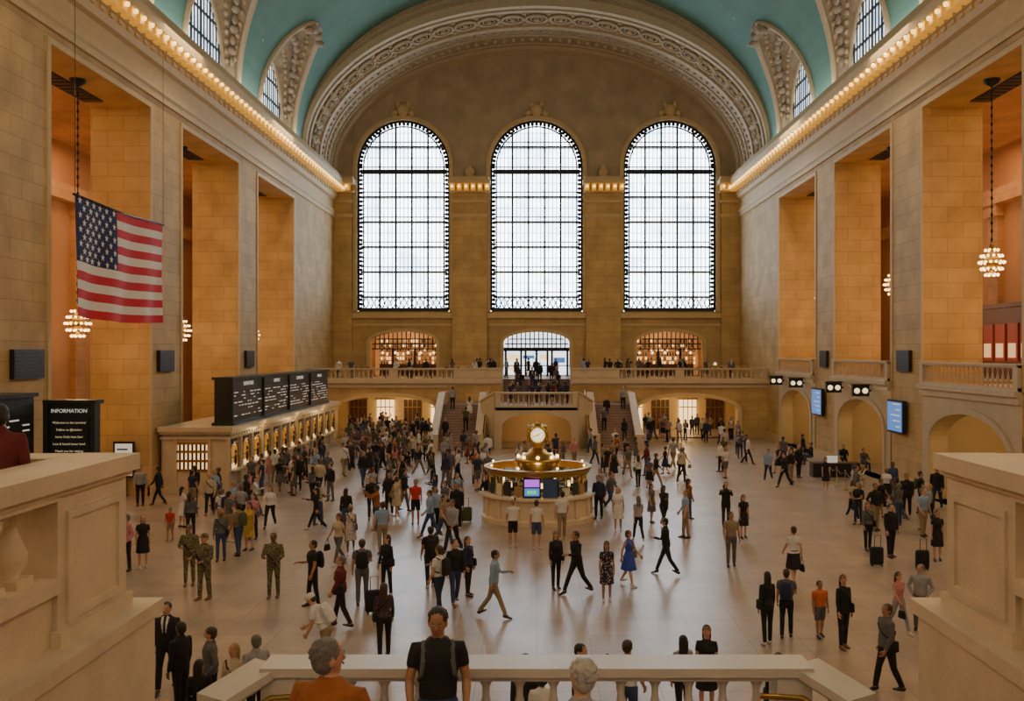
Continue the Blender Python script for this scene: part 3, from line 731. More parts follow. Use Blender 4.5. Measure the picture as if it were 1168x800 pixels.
mb.obj('four_faced_clock', [BRASS, OPAL, BLACK], parent=e)
mb = MB()
for k in range(26):
    a = -pi / 2 + (k - 13) * 2 * pi / 26 + .1
    if abs(a + pi / 2) < .3: continue
    M = Matrix.Rotation(a, 4, 'Z'); b2 = MB(); b2.box(2.02, 2.04, -.17, .17, 1.14, 1.2 + R.uniform(.25, .6), 0); mb.add([M @ Vector(v) for v in b2.v], b2.f, (2, 1, 2, 0, 2, 3)[k % 6])
mb.box(-.58, .12, -2.08, -1.99, 1.12, 1.9, 4); mb.box(-.52, .06, -2.095, -2.08, 1.55, 1.84, 5); mb.box(-.52, .06, -2.095, -2.08, 1.2, 1.5, 6); mb.box(-.42, -.05, -2.1, -2.095, 1.28, 1.42, 7)
mb.box(.2, .75, -2.04, -1.95, 1.12, 1.86, 1)
mb.obj('leaflets_and_screen', [mat('leaflet_white', (.6, .55, .42)), mat('leaflet_blue', (.03, .07, .2)), mat('leaflet_dark', (.03, .03, .035)), mat('leaflet_tan', (.35, .22, .10)), BLACK, PURPLE, SCREEN, GREENS], parent=e)

# ------------------------------------------------------------------ flag
FR = mat('flag_red', (.62, .015, .03), .8, ns=3, amt=.15); FW = mat('flag_white', (.80, .76, .70), .8, ns=3, amt=.08); FB = mat('flag_blue', (.015, .02, .11), .8, ns=3)
mb = MB(); nu, nv = 48, 26; y0, y1, zt, zb = 36.0, 44.5, 12.85, 8.2; FX = -17.75
def fp(i, j, off=0.0):
    u, v = i / nu, j / nv
    return (FX + .10 * sin(u * 17 + v * 2) * (.3 + v) + off, y0 + (y1 - y0) * u, zt - (zt - zb) * v - .12 * sin(u * pi))
for i in range(nu):
    for j in range(nv):
        m = 2 if (i < 20 and j < 14) else (0 if (j // 2) % 2 == 0 else 1)
        mb.add([fp(i, j), fp(i + 1, j), fp(i + 1, j + 1), fp(i, j + 1)], [(0, 1, 2, 3)], m, True)
for rr in range(9):
    nst = 6 if rr % 2 == 0 else 5
    for q in range(nst):
        ci = 20 * ((q + .5) / 6 if rr % 2 == 0 else (q + 1) / 6); cj = 14 * (rr + .5) / 9; x, y, z = fp(ci, cj)
        for off in (.03, -.03):
            vs = [(x + off, y + (.18 if k % 2 == 0 else .075) * sin(k * pi / 5), z + (.16 if k % 2 == 0 else .065) * cos(k * pi / 5)) for k in range(10)]
            mb.add(vs, [tuple(range(10))], 1)
mb.loft([(FX, y0 - .1, zt + .02), (FX, (y0 + y1) / 2, zt - .1), (FX, y1 + .1, zt + .02)], [.05] * 3, (1, 0, 0), 3, 6)
for y in (y0, y1): mb.loft([(FX, y, zt), (FX, y, 21.2)], [.012, .012], (1, 0, 0), 3, 4)
mb.obj('american_flag', [FR, FW, FB, BLACK])

# ------------------------------------------------------------------ lights helpers
def point(name, loc, e, col=(1, .62, .3), r=.3, parent=None):
    l = bpy.data.lights.new(name, 'POINT'); l.energy = e; l.color = col; l.shadow_soft_size = r
    o = bpy.data.objects.new(name, l); o.location = loc; bpy.context.scene.collection.objects.link(o)
    if parent: o.parent = parent
    return o
def area(name, loc, rot, sx, sy, e, col):
    l = bpy.data.lights.new(name, 'AREA'); l.shape = 'RECTANGLE'; l.size = sx; l.size_y = sy; l.energy = e; l.color = col
    o = bpy.data.objects.new(name, l); o.location = loc; o.rotation_euler = rot; bpy.context.scene.collection.objects.link(o); return o

def chandelier(x, y, z, ztop):
    e = empty('chandelier', (x, y, z)); mb = MB()
    mb.loft([(0, 0, .75), (0, 0, ztop - z)], [.025, .025], (1, 0, 0), 2, 6)
    k = .9
    while k < ztop - z: mb.sphere((0, 0, k), (.06, .06, .1), 6, 4, 2); k += .35
    mb.lathe([(.0, .75), (.1, .68), (.08, .4), (.24, .24), (.26, -.08), (.12, -.4), (.04, -.62), (0, -.66)], (0, 0, 0), 12, 0)
    for zz, rr, n in ((.5, .22, 8), (.25, .38, 12), (-.02, .46, 15), (-.3, .38, 12), (-.55, .22, 8)):
        mb.tube([(rr * cos(2 * pi * j / 20), rr * sin(2 * pi * j / 20), zz) for j in range(20)], .035, 0, 5, True)
        for j in range(n): a = 2 * pi * (j + (.5 if n == 12 else 0)) / n; mb.sphere(((rr + .04) * cos(a), (rr + .04) * sin(a), zz - .06), .06, 7, 5, 1)
    mb.lathe([(.35, ztop - z), (.3, ztop - z - .15), (.05, ztop - z - .3)], (0, 0, 0), 12, 2)
    mb.obj('chandelier_frame', [BRASS, BULB, IRON], parent=e)
    point('chandelier_light', (0, 0, -1.2), 160, (1, .58, .27), .3, e)
for i, s in enumerate(OPEN[2:]):
    chandelier(-19.5 if i < 2 else -20.05, s + 4.6, 8.1, ZO); chandelier(19.35 if i < 2 else 20.15, s + 4.6, 10.7, ZO)
for sx in (-1, 1):
    for s in OPEN[3:]:
        mb = MB(); mb.box(sx * 20.0, sx * 20.9, s + 3.5, s + 8, ZO - .06, ZO, 0)
        for k in range(8): mb.box(sx * 20.05, sx * 20.85, s + 3.7 + k * .52, s + 3.95 + k * .52, ZO - .08, ZO - .06, 1)
        mb.obj('ceiling_vent', [BLACK, IRON])

for sx in (-1, 1):
    for s in OPEN[1:]:
        area('side_hall_lamp', (sx * 24.5, s + 4.5, 18.9), (0, 0, 0), 4, 6, 430, (1, .54, .25))
        area('side_hall_uplight', (sx * 23.5, s + 4.5, 5.6), (pi, 0, 0), 3, 5, 160, (1, .51, .23))
    area('cornice_cove_light', (sx * 17.6, 32, 22.95), (0, pi + sx * .35, 0), .5, 80, 900, (1, .87, .68))
for y in (10, 28, 46, 64):
    for sx in (-1, 1): area('cornice_fill', (sx * 16.7, y, 22.6), (0, sx * .75, 0), 1.5, 5, 560, (1, .73, .43))  # added fill lights above the cornice, brightening floor and piers
for x in (-6, 6): area('rear_wall_fill', (x, YN + .6, 21.5), (-1.25, 0, 0), 3, 1.2, 1700, (1, .75, .46))  # added warm fill behind the camera for surfaces facing it
for x in (-12, 12): point('passage_lamp', (x, 78.5, 3.7), 330, (1, .68, .33), .3)
point('stair_passage_lamp', (0, 68.8, 2.2), 80, (1, .62, .28), .2)
for x in (-12, 12): point('shop_lamp', (x, 87.5, 8.3), 160, (1, .60, .28), .25)
for s in OPEN[2:]: point('gate_lamp', (21.6, s + 4.5, 4.2), 130, (1, .70, .36), .3)
point('kiosk_lamp', (kx, ky - 1.2, 1.9), 30, (1, .75, .4), .15)
for y in (50, 57, 64): point('ticket_counter_lamp', (-14.2, y, 2.7), 22, (1, .66, .30), .1)

# ------------------------------------------------------------------ near balcony and stair
mb = MB()
mb.box(-28, -5.02, YN, 9.9, 4.2, 4.6, 0); mb.box(5.02, 28, YN, 9.9, 4.2, 4.6, 0); mb.box(-5.02, 5.02, YN, 3.0, 4.2, 4.6, 0); mb.box(-4.15, 4.15, 3.0, 3.6, 4.2, 4.6, 0)
for s in (-1, 1):
    mb.box(s * 5.03, s * 18.1, 9.75, 10.1, 0, 5.5, 0); mb.box(s * 5.03, s * 18.1, 9.65, 10.2, 5.5, 5.7, 0)
mb.obj('balcony_floor_near', [MARBLE_N])
mb = MB()
for s in (-1, 1):
    mb.box(s * 4.24, s * 5.0, 3.02, 10.4, 0, 3.9, 0); mb.box(s * 4.18, s * 5.0, 3.0, 10.5, 3.9, 4.05, 0)
    mb.box(s * 4.5, s * 4.9, 3.0, 8.7, 4.05, 4.56, 0)
    mb.box(s * 4.45, s * 4.95, 8.7, 10.15, 4.05, 5.46, 0)
    for a, b, c, d in ((8.85, 10.0, 4.25, 4.33), (8.85, 10.0, 5.22, 5.3), (8.85, 8.93, 4.33, 5.22), (9.92, 10.0, 4.33, 5.22)): mb.box(s * 4.42, s * 4.45, a, b, c, d, 0)
    mb.box(s * 4.40, s * 4.96, 8.66, 10.2, 4.05, 4.2, 0)
    mb.box(s * 4.42, s * 4.96, 3.0, 8.7, 5.42, 5.47, 0)
    mb.box(s * 4.34, s * 5.02, 3.0, 10.25, 5.53, 5.7, 0); mb.box(s * 4.4, s * 4.98, 3.0, 10.2, 5.47, 5.53, 0)
    mb.box(s * 4.42, s * 4.95, 3.0, 8.7, 4.56, 4.7, 0)
    y = 8.35
    while y > 3.2:
        mb.lathe([(r * 2.0, 4.7 + z * 1.03) for r, z in BAL], (s * 4.7, y, 0), 20, 0); mb.box(s * 4.56, s * 4.84, y - .14, y + .14, 4.7, 4.78, 0); mb.box(s * 4.56, s * 4.84, y - .14, y + .14, 5.36, 5.42, 0); y -= .46
mb.obj('stair_parapet_near', [MARBLE_N])
mb = MB()
SZ = 1.94 / 11
for k in range(1, 11): mb.box(-4.15, 4.15, 3.6 + .33 * (k - 1), 3.6 + .33 * k, 0 if k == 10 else 2.0, 4.6 - SZ * k, 1)
mb.box(-4.15, 4.15, 6.9, 8.6, 2.3, 2.66, 1); mb.box(-2.95, 2.95, 8.6, 9.35, 2.3, 2.66, 1)
for s in (-1, 1):
    for k in range(15): mb.box(s * 3.25, s * 4.15, 8.6 + .32 * k, 8.92 + .32 * k, 0, 2.66 - .1773 * (k + 1) + .0, 1)
    balustrade(mb, (s * 2.72, 9.5), (s * 3.1, 8.9), 2.66, 2.52, 1.0, .26, 0, sp=.3, piers=False)
mb.box(-2.9, 2.9, 9.35, 9.65, 0, 2.66, 0)
balustrade(mb, (-2.75, 9.5), (2.75, 9.5), 2.66, 2.66, 1.0, .3, 0, sp=.33, scale=1.25, seg=12)
for s in (-1, 1): mb.loft([(s * 2.2, 9.2, 3.42), (s * 2.6, 9.15, 3.42), (s * 2.9, 8.7, 3.3), (s * 3.1, 8.3, 3.05)], [.03] * 4, (0, 0, 1), 2, 8)
mb.obj('staircase_near', [MARBLE_L, REDSTEP, BRASS])

# ------------------------------------------------------------------ people
SKIN, HAIR, TOP, BOT, SHOE, BAG, DARK, LIP, SHIRT = range(9)
def cloth(n, c, amt=.18):
    return mat('cloth_' + n, c, .85, ns=9, amt=amt, bump=.25, bscale=14)
CL = {'k': cloth('black', (.010, .010, .013)), 'n': cloth('navy', (.018, .025, .065)), 'w': cloth('white', (.62, .62, .62)), 'b': cloth('light_blue', (.22, .33, .50)),
      'r': cloth('red', (.42, .03, .025)), 'g': cloth('grey', (.10, .10, .11)), 'l': cloth('light_grey', (.28, .28, .30)), 't': cloth('khaki', (.25, .19, .12)),
      'p': cloth('pink', (.48, .20, .21)), 'o': cloth('orange', (.55, .13, .04)), 'd': cloth('denim', (.035, .06, .14)), 'e': cloth('olive', (.07, .08, .035)),
      'm': cloth('maroon', (.11, .012, .015)), 'B': cloth('royal_blue', (.025, .06, .42)), 'y': cloth('yellow', (.5, .36, .06)), 'c': cloth('cream', (.45, .38, .27)), 'x': cloth('rust', (.28, .09, .02))}
def camo():
    m, nt, b = nodes_of('camouflage'); N = nt.nodes
    tc = N.new('ShaderNodeTexCoord'); no = N.new('ShaderNodeTexNoise'); no.inputs['Scale'].default_value = 14
    nt.links.new(tc.outputs['Object'], no.inputs['Vector']); r = N.new('ShaderNodeValToRGB'); r.color_ramp.interpolation = 'CONSTANT'
    r.color_ramp.elements[0].color = (.06, .05, .03, 1); r.color_ramp.elements[1].position = .45; r.color_ramp.elements[1].color = (.18, .155, .09, 1)
    q = r.color_ramp.elements.new(.57); q.color = (.09, .095, .045, 1)
    nt.links.new(no.outputs['Fac'], r.inputs[0]); nt.links.new(r.outputs[0], b.inputs['Base Color']); b.inputs['Roughness'].default_value = .9; return m
CL['C'] = camo()
def pattern(nm, c1, c2, sc):
    m, nt, b = nodes_of(nm); N = nt.nodes
    tc = N.new('ShaderNodeTexCoord'); no = N.new('ShaderNodeTexVoronoi'); no.inputs['Scale'].default_value = sc
    nt.links.new(tc.outputs['Object'], no.inputs['Vector']); r = N.new('ShaderNodeValToRGB'); r.color_ramp.interpolation = 'CONSTANT'
    r.color_ramp.elements[0].color = (*c1, 1); r.color_ramp.elements[1].position = .32; r.color_ramp.elements[1].color = (*c2, 1)
    nt.links.new(no.outputs['Distance'], r.inputs[0]); nt.links.new(r.outputs[0], b.inputs['Base Color']); b.inputs['Roughness'].default_value = .9; return m
CL['f'] = pattern('floral_cloth', (.45, .35, .3), (.02, .02, .04), 16); CL['q'] = pattern('plaid_cloth', (.2, .04, .03), (.03, .03, .04), 20); CL['F'] = pattern('print_cloth', (.12, .1, .25), (.5, .45, .4), 18)
SK = [mat('skin_a', (.50, .27, .18), .5, ns=20, amt=.06), mat('skin_b', (.36, .18, .10), .5, ns=20, amt=.06), mat('skin_c', (.15, .07, .04), .5, ns=20, amt=.06), mat('skin_d', (.56, .33, .23), .5, ns=20, amt=.06)]
HR = {'k': mat('hair_black', (.012, .01, .009), .5, ns=40, amt=.4, bump=.4), 'b': mat('hair_brown', (.05, .025, .012), .5, ns=40, amt=.4, bump=.4), 'y': mat('hair_blond', (.34, .21, .08), .5, ns=40, amt=.3, bump=.4),
      'g': mat('hair_grey', (.15, .14, .13), .6, ns=60, amt=.6, bump=.5), 'w': mat('hair_white', (.52, .50, .47), .6, ns=60, amt=.35, bump=.6)}
LIPM = mat('lips', (.30, .09, .08), .5); DARKM = mat('eye_dark', (.01, .008, .008), .2); SHIRTM = CL['w']
SHOES = {'k': mat('shoe_leather', (.015, .012, .012), .35), 'w': mat('sneaker_white', (.5, .5, .5), .6), 't': mat('shoe_tan', (.16, .08, .04), .5)}

def hand(mb, w0, d, side, M0, curl=1.0):
    d = d.normalized(); wv = Vector((0, 1, 0)); wv = wv - d * wv.dot(d)
    if wv.length < .3: wv = Vector((0, 0, 1)) - d * d.z
    wv.normalize(); nn = d.cross(wv)
    if nn.x * side > 0: nn = -nn
    P = lambda a, b, c: w0 + d * a + wv * b + nn * c
    mb.loft([P(-.03, 0, 0), P(.01, 0, 0), P(.05, .0, .002), P(.092, 0, .004)], [(.026, .02), (.030, .018), (.041, .015), (.036, .011)], wv, SKIN, 10)
    for i, (L, b) in enumerate(((.072, .029), (.082, .0095), (.076, -.010), (.060, -.028))):
        a1, a2, a3 = .35 * curl, .85 * curl, 1.3 * curl; p = P(.082, b, .004); pts = [p]
        for seg, an in ((.45, a1), (.32, a2), (.23, a3)):
            p = p + (d * cos(an) + nn * sin(an)) * L * seg; pts.append(p)
        mb.loft(pts, [.0092, .0088, .008, .006], wv, SKIN, 6)
    p = P(.02, .032, .004); mb.loft([p, p + wv * .022 + d * .022 + nn * .006, p + wv * .03 + d * .046 + nn * .014, p + wv * .03 + d * .064 + nn * .024], [.013, .0115, .010, .007], nn, SKIN, 6)

def person_mesh(name, sex='m', lean=0, legs=((4, 2, 0), (-4, 2, 0)), arms=((5, 8, 12, 0), (-3, 8, 14, 0)), sleeve='long', lower='pants', hair='short', acc=(), voxel=.014,
                jacket=False, head=(0, 0), bulk=1.0, collar=True):
    fem = sex == 'f'; s = MB(); ex = MB(); rad = math.radians
    sw = (.165 if fem else .19) * bulk; T = Matrix.Translation((0, 0, .95)) @ Matrix.Rotation(-rad(lean), 4, 'X') @ Matrix.Translation((0, 0, -.95))
    if fem:
        sec = [(.85, .11, .09, 0), (.90, .165, .115, -.005), (.97, .172, .12, -.008), (1.04, .145, .10, 0), (1.10, .128, .09, .005), (1.2, .14, .10, .012), (1.29, .155, .122, .022), (1.36, .158, .105, .008), (1.42, .145, .085, 0), (1.46, .085, .065, 0), (1.49, .052, .052, 0)]
    else:
        sec = [(.85, .12, .10, 0), (.90, .162, .118, 0), (.98, .165, .118, 0), (1.04, .158, .115, .004), (1.10, .155, .112, .006), (1.2, .165, .118, .008), (1.3, .182, .126, .01), (1.38, .188, .118, .002), (1.43, .165, .095, 0), (1.47, .095, .072, 0), (1.50, .06, .058, 0)]
    jb = .012 if jacket else 0
    lab = []
    for i in range(len(sec) - 1):
        lab.append(TOP if sec[i][0] >= (.90 if jacket else .97) or lower == 'dress' else BOT)
    s.loft([(0, y, z) for z, a, b, y in sec], [((a * (bulk if z > .99 else 1)) + (jb if z > .9 else 0), b * (bulk if z > .99 else 1) + (jb if z > .9 else 0)) for z, a, b, y in sec], (1, 0, 0), lab, 20, T)
    if jacket or sleeve == 'long' and not fem:
        s.loft([(0, 0, .86 if jacket else .93), (0, .0, .99), (0, .003, 1.1)], [(.172, .126), (.176, .128), (.166 * bulk, .12 * bulk)], (1, 0, 0), TOP, 20, T)
    if collar and (jacket or sleeve == 'long') and not fem:
        s.loft([(0, -.012, 1.455), (0, -.008, 1.49), (0, -.006, 1.515)], [(.085, .082), (.07, .072), (.066, .068)], (1, 0, 0), TOP, 16, T)
    H = T @ Matrix.Translation((0, 0, 1.52)) @ Matrix.Rotation(rad(head[0]), 4, 'Z') @ Matrix.Rotation(-rad(head[1]), 4, 'X') @ Matrix.Translation((0, 0, -1.52))
    nr = .047 if fem else .056
    s.loft([(0, -.005, 1.43), (0, 0, 1.5), (0, .008, 1.57)], [nr + .012, nr, nr], (1, 0, 0), SKIN, 12, T)
    hs = .95 if fem else 1.0
    hd = [(1.522, .022, .02, .062), (1.533, .040, .040, .046), (1.556, .054, .062, .028), (1.59, .066, .08, .014), (1.625, .073, .092, .006), (1.66, .076, .097, 0), (1.70, .072, .092, -.004), (1.73, .055, .07, -.006), (1.75, .025, .03, -.006)]
    s.loft([(0, y, z) for z, a, b, y in hd], [(a * hs, b * hs) for z, a, b, y in hd], (1, 0, 0), SKIN, 16, H)
    s.loft([(0, .088, 1.648), (0, .104, 1.612), (0, .108, 1.603), (0, .09, 1.592)], [(.009, .01), (.013, .013), (.016, .012), (.012, .008)], (1, 0, 0), SKIN, 8, H)
    for q in (-1, 1): s.sphere((q * .077 * hs, -.004, 1.62), (.012, .02, .033), 8, 6, SKIN, H)
    if hair != 'bald' and 'cap' not in acc:
        s.sphere((0, -.016, 1.672), (.087 * hs, .104, .092), 16, 10, HAIR, H); s.sphere((0, -.04, 1.62), (.08 * hs, .075, .085), 12, 8, HAIR, H)
        if hair == 'long':
            s.loft([(0, -.03, 1.72), (0, -.062, 1.64), (0, -.075, 1.55), (0, -.09, 1.45), (0, -.10, 1.36)], [(.07, .06), (.09, .065), (.09, .05), (.085, .035), (.06, .02)], (1, 0, 0), HAIR, 12, H)
        if hair == 'bob': s.sphere((0, -.025, 1.61), (.094, .085, .10), 12, 8, HAIR, H)
        if hair == 'bun': s.sphere((0, -.10, 1.71), .045, 8, 6, HAIR, H)
        if hair in ('curly', 'tousled'):
            rr = random.Random(3)
            for k in range(130):
                a = rr.uniform(0, 2 * pi); b = rr.uniform(-.35, 1); q_ = 1.0 if hair == 'curly' else .97; v = Vector((cos(a) * sqrt(1 - b * b) * .088 * q_, sin(a) * sqrt(1 - b * b) * .10 * q_ - .02, b * .085 * q_ + 1.675))
                if not (v.y > .04 and v.z < 1.71): s.sphere(v, rr.uniform(.009, .017) * (1.15 if hair == 'curly' else .9), 6, 5, HAIR, H)
    if 'cap' in acc:
        s.sphere((0, -.008, 1.69), (.09, .108, .078), 14, 8, BAG, H); s.loft([(0, .05, 1.70), (0, .13, 1.69), (0, .165, 1.68)], [(.07, .012), (.065, .01), (.03, .008)], (1, 0, 0), BAG, 10, H)
        s.sphere((0, -.045, 1.62), (.076, .068, .07), 12, 8, HAIR, H)
    for q in (-1, 1):
        ex.sphere((q * .031, .0885 * hs if fem else .0905, 1.636), (.0125, .008, .0065), 8, 6, SHIRT, H); ex.sphere((q * .031, .096 * hs if fem else .0965, 1.636), (.006, .004, .006), 6, 5, DARK, H)
        ex.loft([(q * .016, .1, 1.654), (q * .032, .099, 1.658), (q * .047, .088, 1.652)], [.003, .0038, .0025], (0, 0, 1), HAIR, 5, H)
    ex.loft([(-.024, .085, 1.572), (-.01, .0955, 1.574), (.01, .0955, 1.574), (.024, .085, 1.572)], [.003, .0065, .0065, .003], (0, 0, 1), LIP, 6, H)
    wr = []
    for side_, A in zip((1, -1), arms):
        pt, ab, eb, inw = A; x = side_
        sh = T @ Vector((x * (sw - .012), 0, 1.405))
        d1 = Vector((x * sin(rad(ab)), sin(rad(pt)) * cos(rad(ab)), -cos(rad(pt)) * cos(rad(ab)))).normalized()
        d2 = Vector((x * sin(rad(ab * .5)) - x * sin(rad(inw)), sin(rad(pt + eb)), -cos(rad(pt + eb)))).normalized()
        eL = sh + d1 * .285; wL = eL + d2 * .25; k = .88 if fem else 1.0; k *= (1 + (bulk - 1) * .6)
        o = .008 if jacket else 0
        ins = T @ Vector((x * (sw - .075), 0, 1.40))
        pts = [ins, sh, sh.lerp(eL, .25), sh.lerp(eL, .55)]; rd = [.06 * k, .062 * k, (.058 + o) * k, (.053 + o) * k]; lb = [TOP, TOP, TOP if sleeve != 'none' else SKIN]
        if sleeve == 'none': rd = [.05 * k, .05 * k, .046 * k, .043 * k]; lb = [TOP, SKIN, SKIN]
        L_ = TOP if sleeve == 'long' else SKIN; sh_ = 0.007 + o if sleeve == 'long' else 0
        if sleeve == 'short':
            pts.append(sh.lerp(eL, .57)); rd.append(.043 * k); lb.append(TOP)
        pts += [eL, eL.lerp(wL, .3), eL.lerp(wL, .92), wL]; rd += [(.038 + sh_) * k, (.040 + sh_) * k, (.027 + sh_) * k, .025 * k]; lb += [L_, L_, L_, SKIN]
        s.loft(pts, rd, (0, 1, 0) if abs(d1.y) < .8 else (1, 0, 0), lb, 12)
        hand(ex, wL, d2, x, None, 1.0 if eb < 50 else 1.2); wr.append((wL, d2))
    lowest = 9
    for side_, G in zip((1, -1), legs):
        hp, kb, ftp = G; x = side_
        hip = Vector((x * .088, 0, .915)); d1 = Vector((x * .02, sin(rad(hp)), -cos(rad(hp)))).normalized(); d2 = Vector((x * .005, sin(rad(hp - kb)), -cos(rad(hp - kb)))).normalized()
        kn = hip + d1 * .42; an = kn + d2 * .415; q = .95 if fem else 1.0
        if lower == 'pants':
            s.loft([hip + Vector((0, 0, .03)), hip.lerp(kn, .3), hip.lerp(kn, .7), kn, kn.lerp(an, .35), kn.lerp(an, .8), kn.lerp(an, .96), an], [(.092 * q, .1 * q), .086 * q, .07 * q, .06 * q, .06 * q, .052 * q, .05 * q, .035], (1, 0, 0), [BOT] * 6 + [SKIN], 14)
        elif lower == 'shorts':
            s.loft([hip + Vector((0, 0, .03)), hip.lerp(kn, .3), hip.lerp(kn, .85), hip.lerp(kn, .87), kn, kn.lerp(an, .3), kn.lerp(an, .8), an], [(.092 * q, .1 * q), .09 * q, .082 * q, .06 * q, .053 * q, .056 * q, .038, .034], (1, 0, 0), [BOT, BOT, BOT] + [SKIN] * 4, 14)
        else:
            s.loft([hip, hip.lerp(kn, .3), hip.lerp(kn, .7), kn, kn.lerp(an, .3), kn.lerp(an, .8), an], [.08, .074, .058, .047, .050, .034, .031], (1, 0, 0), SKIN, 12)
        Fm = Matrix.Translation(an) @ Matrix.Rotation(-rad(ftp), 4, 'X')
        s.loft([(0, -.065, -.045), (0, -.05, -.035), (0, -.01, -.025), (0, .05, -.038), (0, .11, -.052), (0, .165, -.056), (0, .185, -.058)], [(.02, .03), (.034, .045), (.04, .055), (.043, .042), (.046, .028), (.036, .022), (.018, .014)], (1, 0, 0), SHOE, 12, Fm)
        for yy in (-.06, .15): lowest = min(lowest, (Fm @ Vector((0, yy, -.08))).z)
    if lower in ('dress', 'skirt'):
        L_ = TOP if lower == 'dress' else BOT; st = max(abs(legs[0][0]), abs(legs[1][0])) / 60
        s.loft([(0, 0, 1.06), (0, 0, .95), (0, 0, .75), (0, 0, .52), (0, 0, .505)], [(.135, .1), (.178, .13), (.195, .155 + st * .1), (.215, .18 + st * .25), (.16, .14)], (1, 0, 0), L_, 20)
    if 'backpack' in acc:
        s.loft([(0, -.19, 1.02), (0, -.20, 1.05), (0, -.205, 1.2), (0, -.19, 1.38), (0, -.17, 1.44), (0, -.165, 1.45)], [(.1, .04), (.145, .08), (.15, .09), (.135, .075), (.1, .05), (.04, .02)], (1, 0, 0), BAG, 14, T)
        for q in (-1, 1): s.loft([(q * .11, -.12, 1.42), (q * .125, 0, 1.465), (q * .13, .09, 1.42), (q * .135, .125, 1.32), (q * .15, .10, 1.2), (q * .17, 0, 1.12), (q * .12, -.12, 1.08)], [(.020, .012)] * 7, (1, 0, 0), BAG, 6, T)
    if 'crossbag' in acc:
        s.loft([(-.2, .02, .86), (-.2, .02, .88), (-.2, .02, 1.06), (-.2, .02, 1.08)], [(.035, .11), (.05, .14), (.045, .13), (.03, .11)], (1, 0, 0), BAG, 10)
        s.loft([(-.19, .0, 1.08), (-.08, .135, 1.2), (.06, .14, 1.36), (.13, .04, 1.46), (.06, -.12, 1.36), (-.08, -.13, 1.2), (-.19, .0, 1.08)], [(.016, .01)] * 7, (1, 0, 0), BAG, 6, T)
    if 'handbag' in acc:
        w, d = wr[0]; c = w + d * .09
        s.loft([c + Vector((0, 0, -.36)), c + Vector((0, 0, -.34)), c + Vector((0, 0, -.18)), c + Vector((0, 0, -.14))], [(.035, .13), (.055, .15), (.045, .13), (.02, .1)], (1, 0, 0), BAG, 10)
        ex.loft([c + Vector((0, -.09, -.15)), c + Vector((0, -.05, -.03)), c + Vector((0, 0, 0)), c + Vector((0, .05, -.03)), c + Vector((0, .09, -.15))], [.008] * 5, (1, 0, 0), BAG, 6)
    if 'phone' in acc:
        w, d = wr[0]; c = w + d * .1 + Vector((-.02, .03, .03)); ex.box(c.x - .035, c.x + .035, c.y - .006, c.y + .006, c.z - .02, c.z + .11, DARK)
    if 'rifle' in acc:
        ex.loft([(.12, .17, 1.22), (.02, .19, 1.1), (-.10, .18, .95)], [(.025, .04), (.02, .035), (.012, .015)], (1, 0, 0), DARK, 8); ex.loft([(-.10, .18, .95), (-.2, .17, .8)], [.01, .01], (1, 0, 0), DARK, 6)
        s.loft([(0, .02, 1.12), (0, .025, 1.25), (0, .02, 1.4)], [(.178, .15), (.185, .155), (.16, .13)], (1, 0, 0), TOP, 16)
    me = s.mesh(name + '_src', [None]); tmp = bpy.data.objects.new('tmp', me); bpy.context.scene.collection.objects.link(tmp)
    md = tmp.modifiers.new('r', 'REMESH'); md.mode = 'VOXEL'; md.voxel_size = voxel; md.use_smooth_shade = True
    sm = tmp.modifiers.new('s', 'SMOOTH'); sm.factor = .4; sm.iterations = 2
    dg = bpy.context.evaluated_depsgraph_get(); ev = tmp.evaluated_get(dg); em = ev.to_mesh()
    bvh = BVHTree.FromPolygons([Vector(v) for v in s.v], s.f)
    out = MB(); vs = [v.co.copy() for v in em.vertices]; fs = [tuple(p.vertices) for p in em.polygons]; ml = []
    Ti = T.inverted()
    for p in em.polygons:
        loc, nr_, idx, dist = bvh.find_nearest(p.center); l = s.m[idx] if idx is not None else TOP
        if jacket and l == TOP:
            c = Ti @ p.center
            if c.y > .06 and 1.1 < c.z < 1.5 and abs(c.x) < .012 + (c.z - 1.1) * .16: l = DARK if abs(c.x) < .022 and 'tie' in acc else SHIRT
        ml.append(l)
    out.add(vs, fs, ml, True); ev.to_mesh_clear(); bpy.data.objects.remove(tmp); bpy.data.meshes.remove(me)
    out.add(ex.v, ex.f, list(ex.m), True)
    out.v = [(a, b, c - lowest) for a, b, c in out.v]
    return out.mesh(name, [SK[0], HR['b'], CL['g'], CL['d'], SHOES['k'], CL['k'], DARKM, LIPM, SHIRTM])

WALK = ((24, 6, 8), (-16, 22, -28)); WALK2 = ((-18, 20, -30), (22, 5, 10)); SW1 = ((-18, 7, 14, 0), (20, 7, 25, 5)); SW2 = ((20, 7, 24, 5), (-18, 7, 12, 0))
V = {}
def defv(k, **kw): V[k] = person_mesh('figure_' + k, **kw)
defv('ms'); defv('mt', sleeve='short', arms=((8, 10, 25, 10), (0, 9, 14, 0)), legs=((6, 4, 0), (-5, 2, 0)), head=(18, -6))
defv('mw', legs=WALK, arms=SW1, lean=3); defv('mv', legs=WALK2, arms=SW2, sleeve='short', lean=3)
defv('mb', sleeve='short', acc=('backpack',), arms=((20, 8, 80, 20), (5, 8, 15, 0)), legs=((10, 8, 0), (-6, 3, 0)))
defv('mh', sleeve='short', lower='shorts', legs=((8, 5, 0), (-6, 3, 0)))
defv('mj', jacket=True, acc=('tie',), legs=((14, 5, 5), (-10, 12, -14)), arms=((-10, 7, 14, 0), (12, 7, 25, 5))); defv('mp', arms=((70, 10, 70, 25), (65, 10, 75, 25)), acc=('phone',), head=(0, 5))
defv('mc', arms=((25, 6, 85, 30), (10, 8, 20, 0)), acc=('phone',), head=(0, -18), sleeve='short', legs=((3, 2, 0), (-8, 6, 0)))
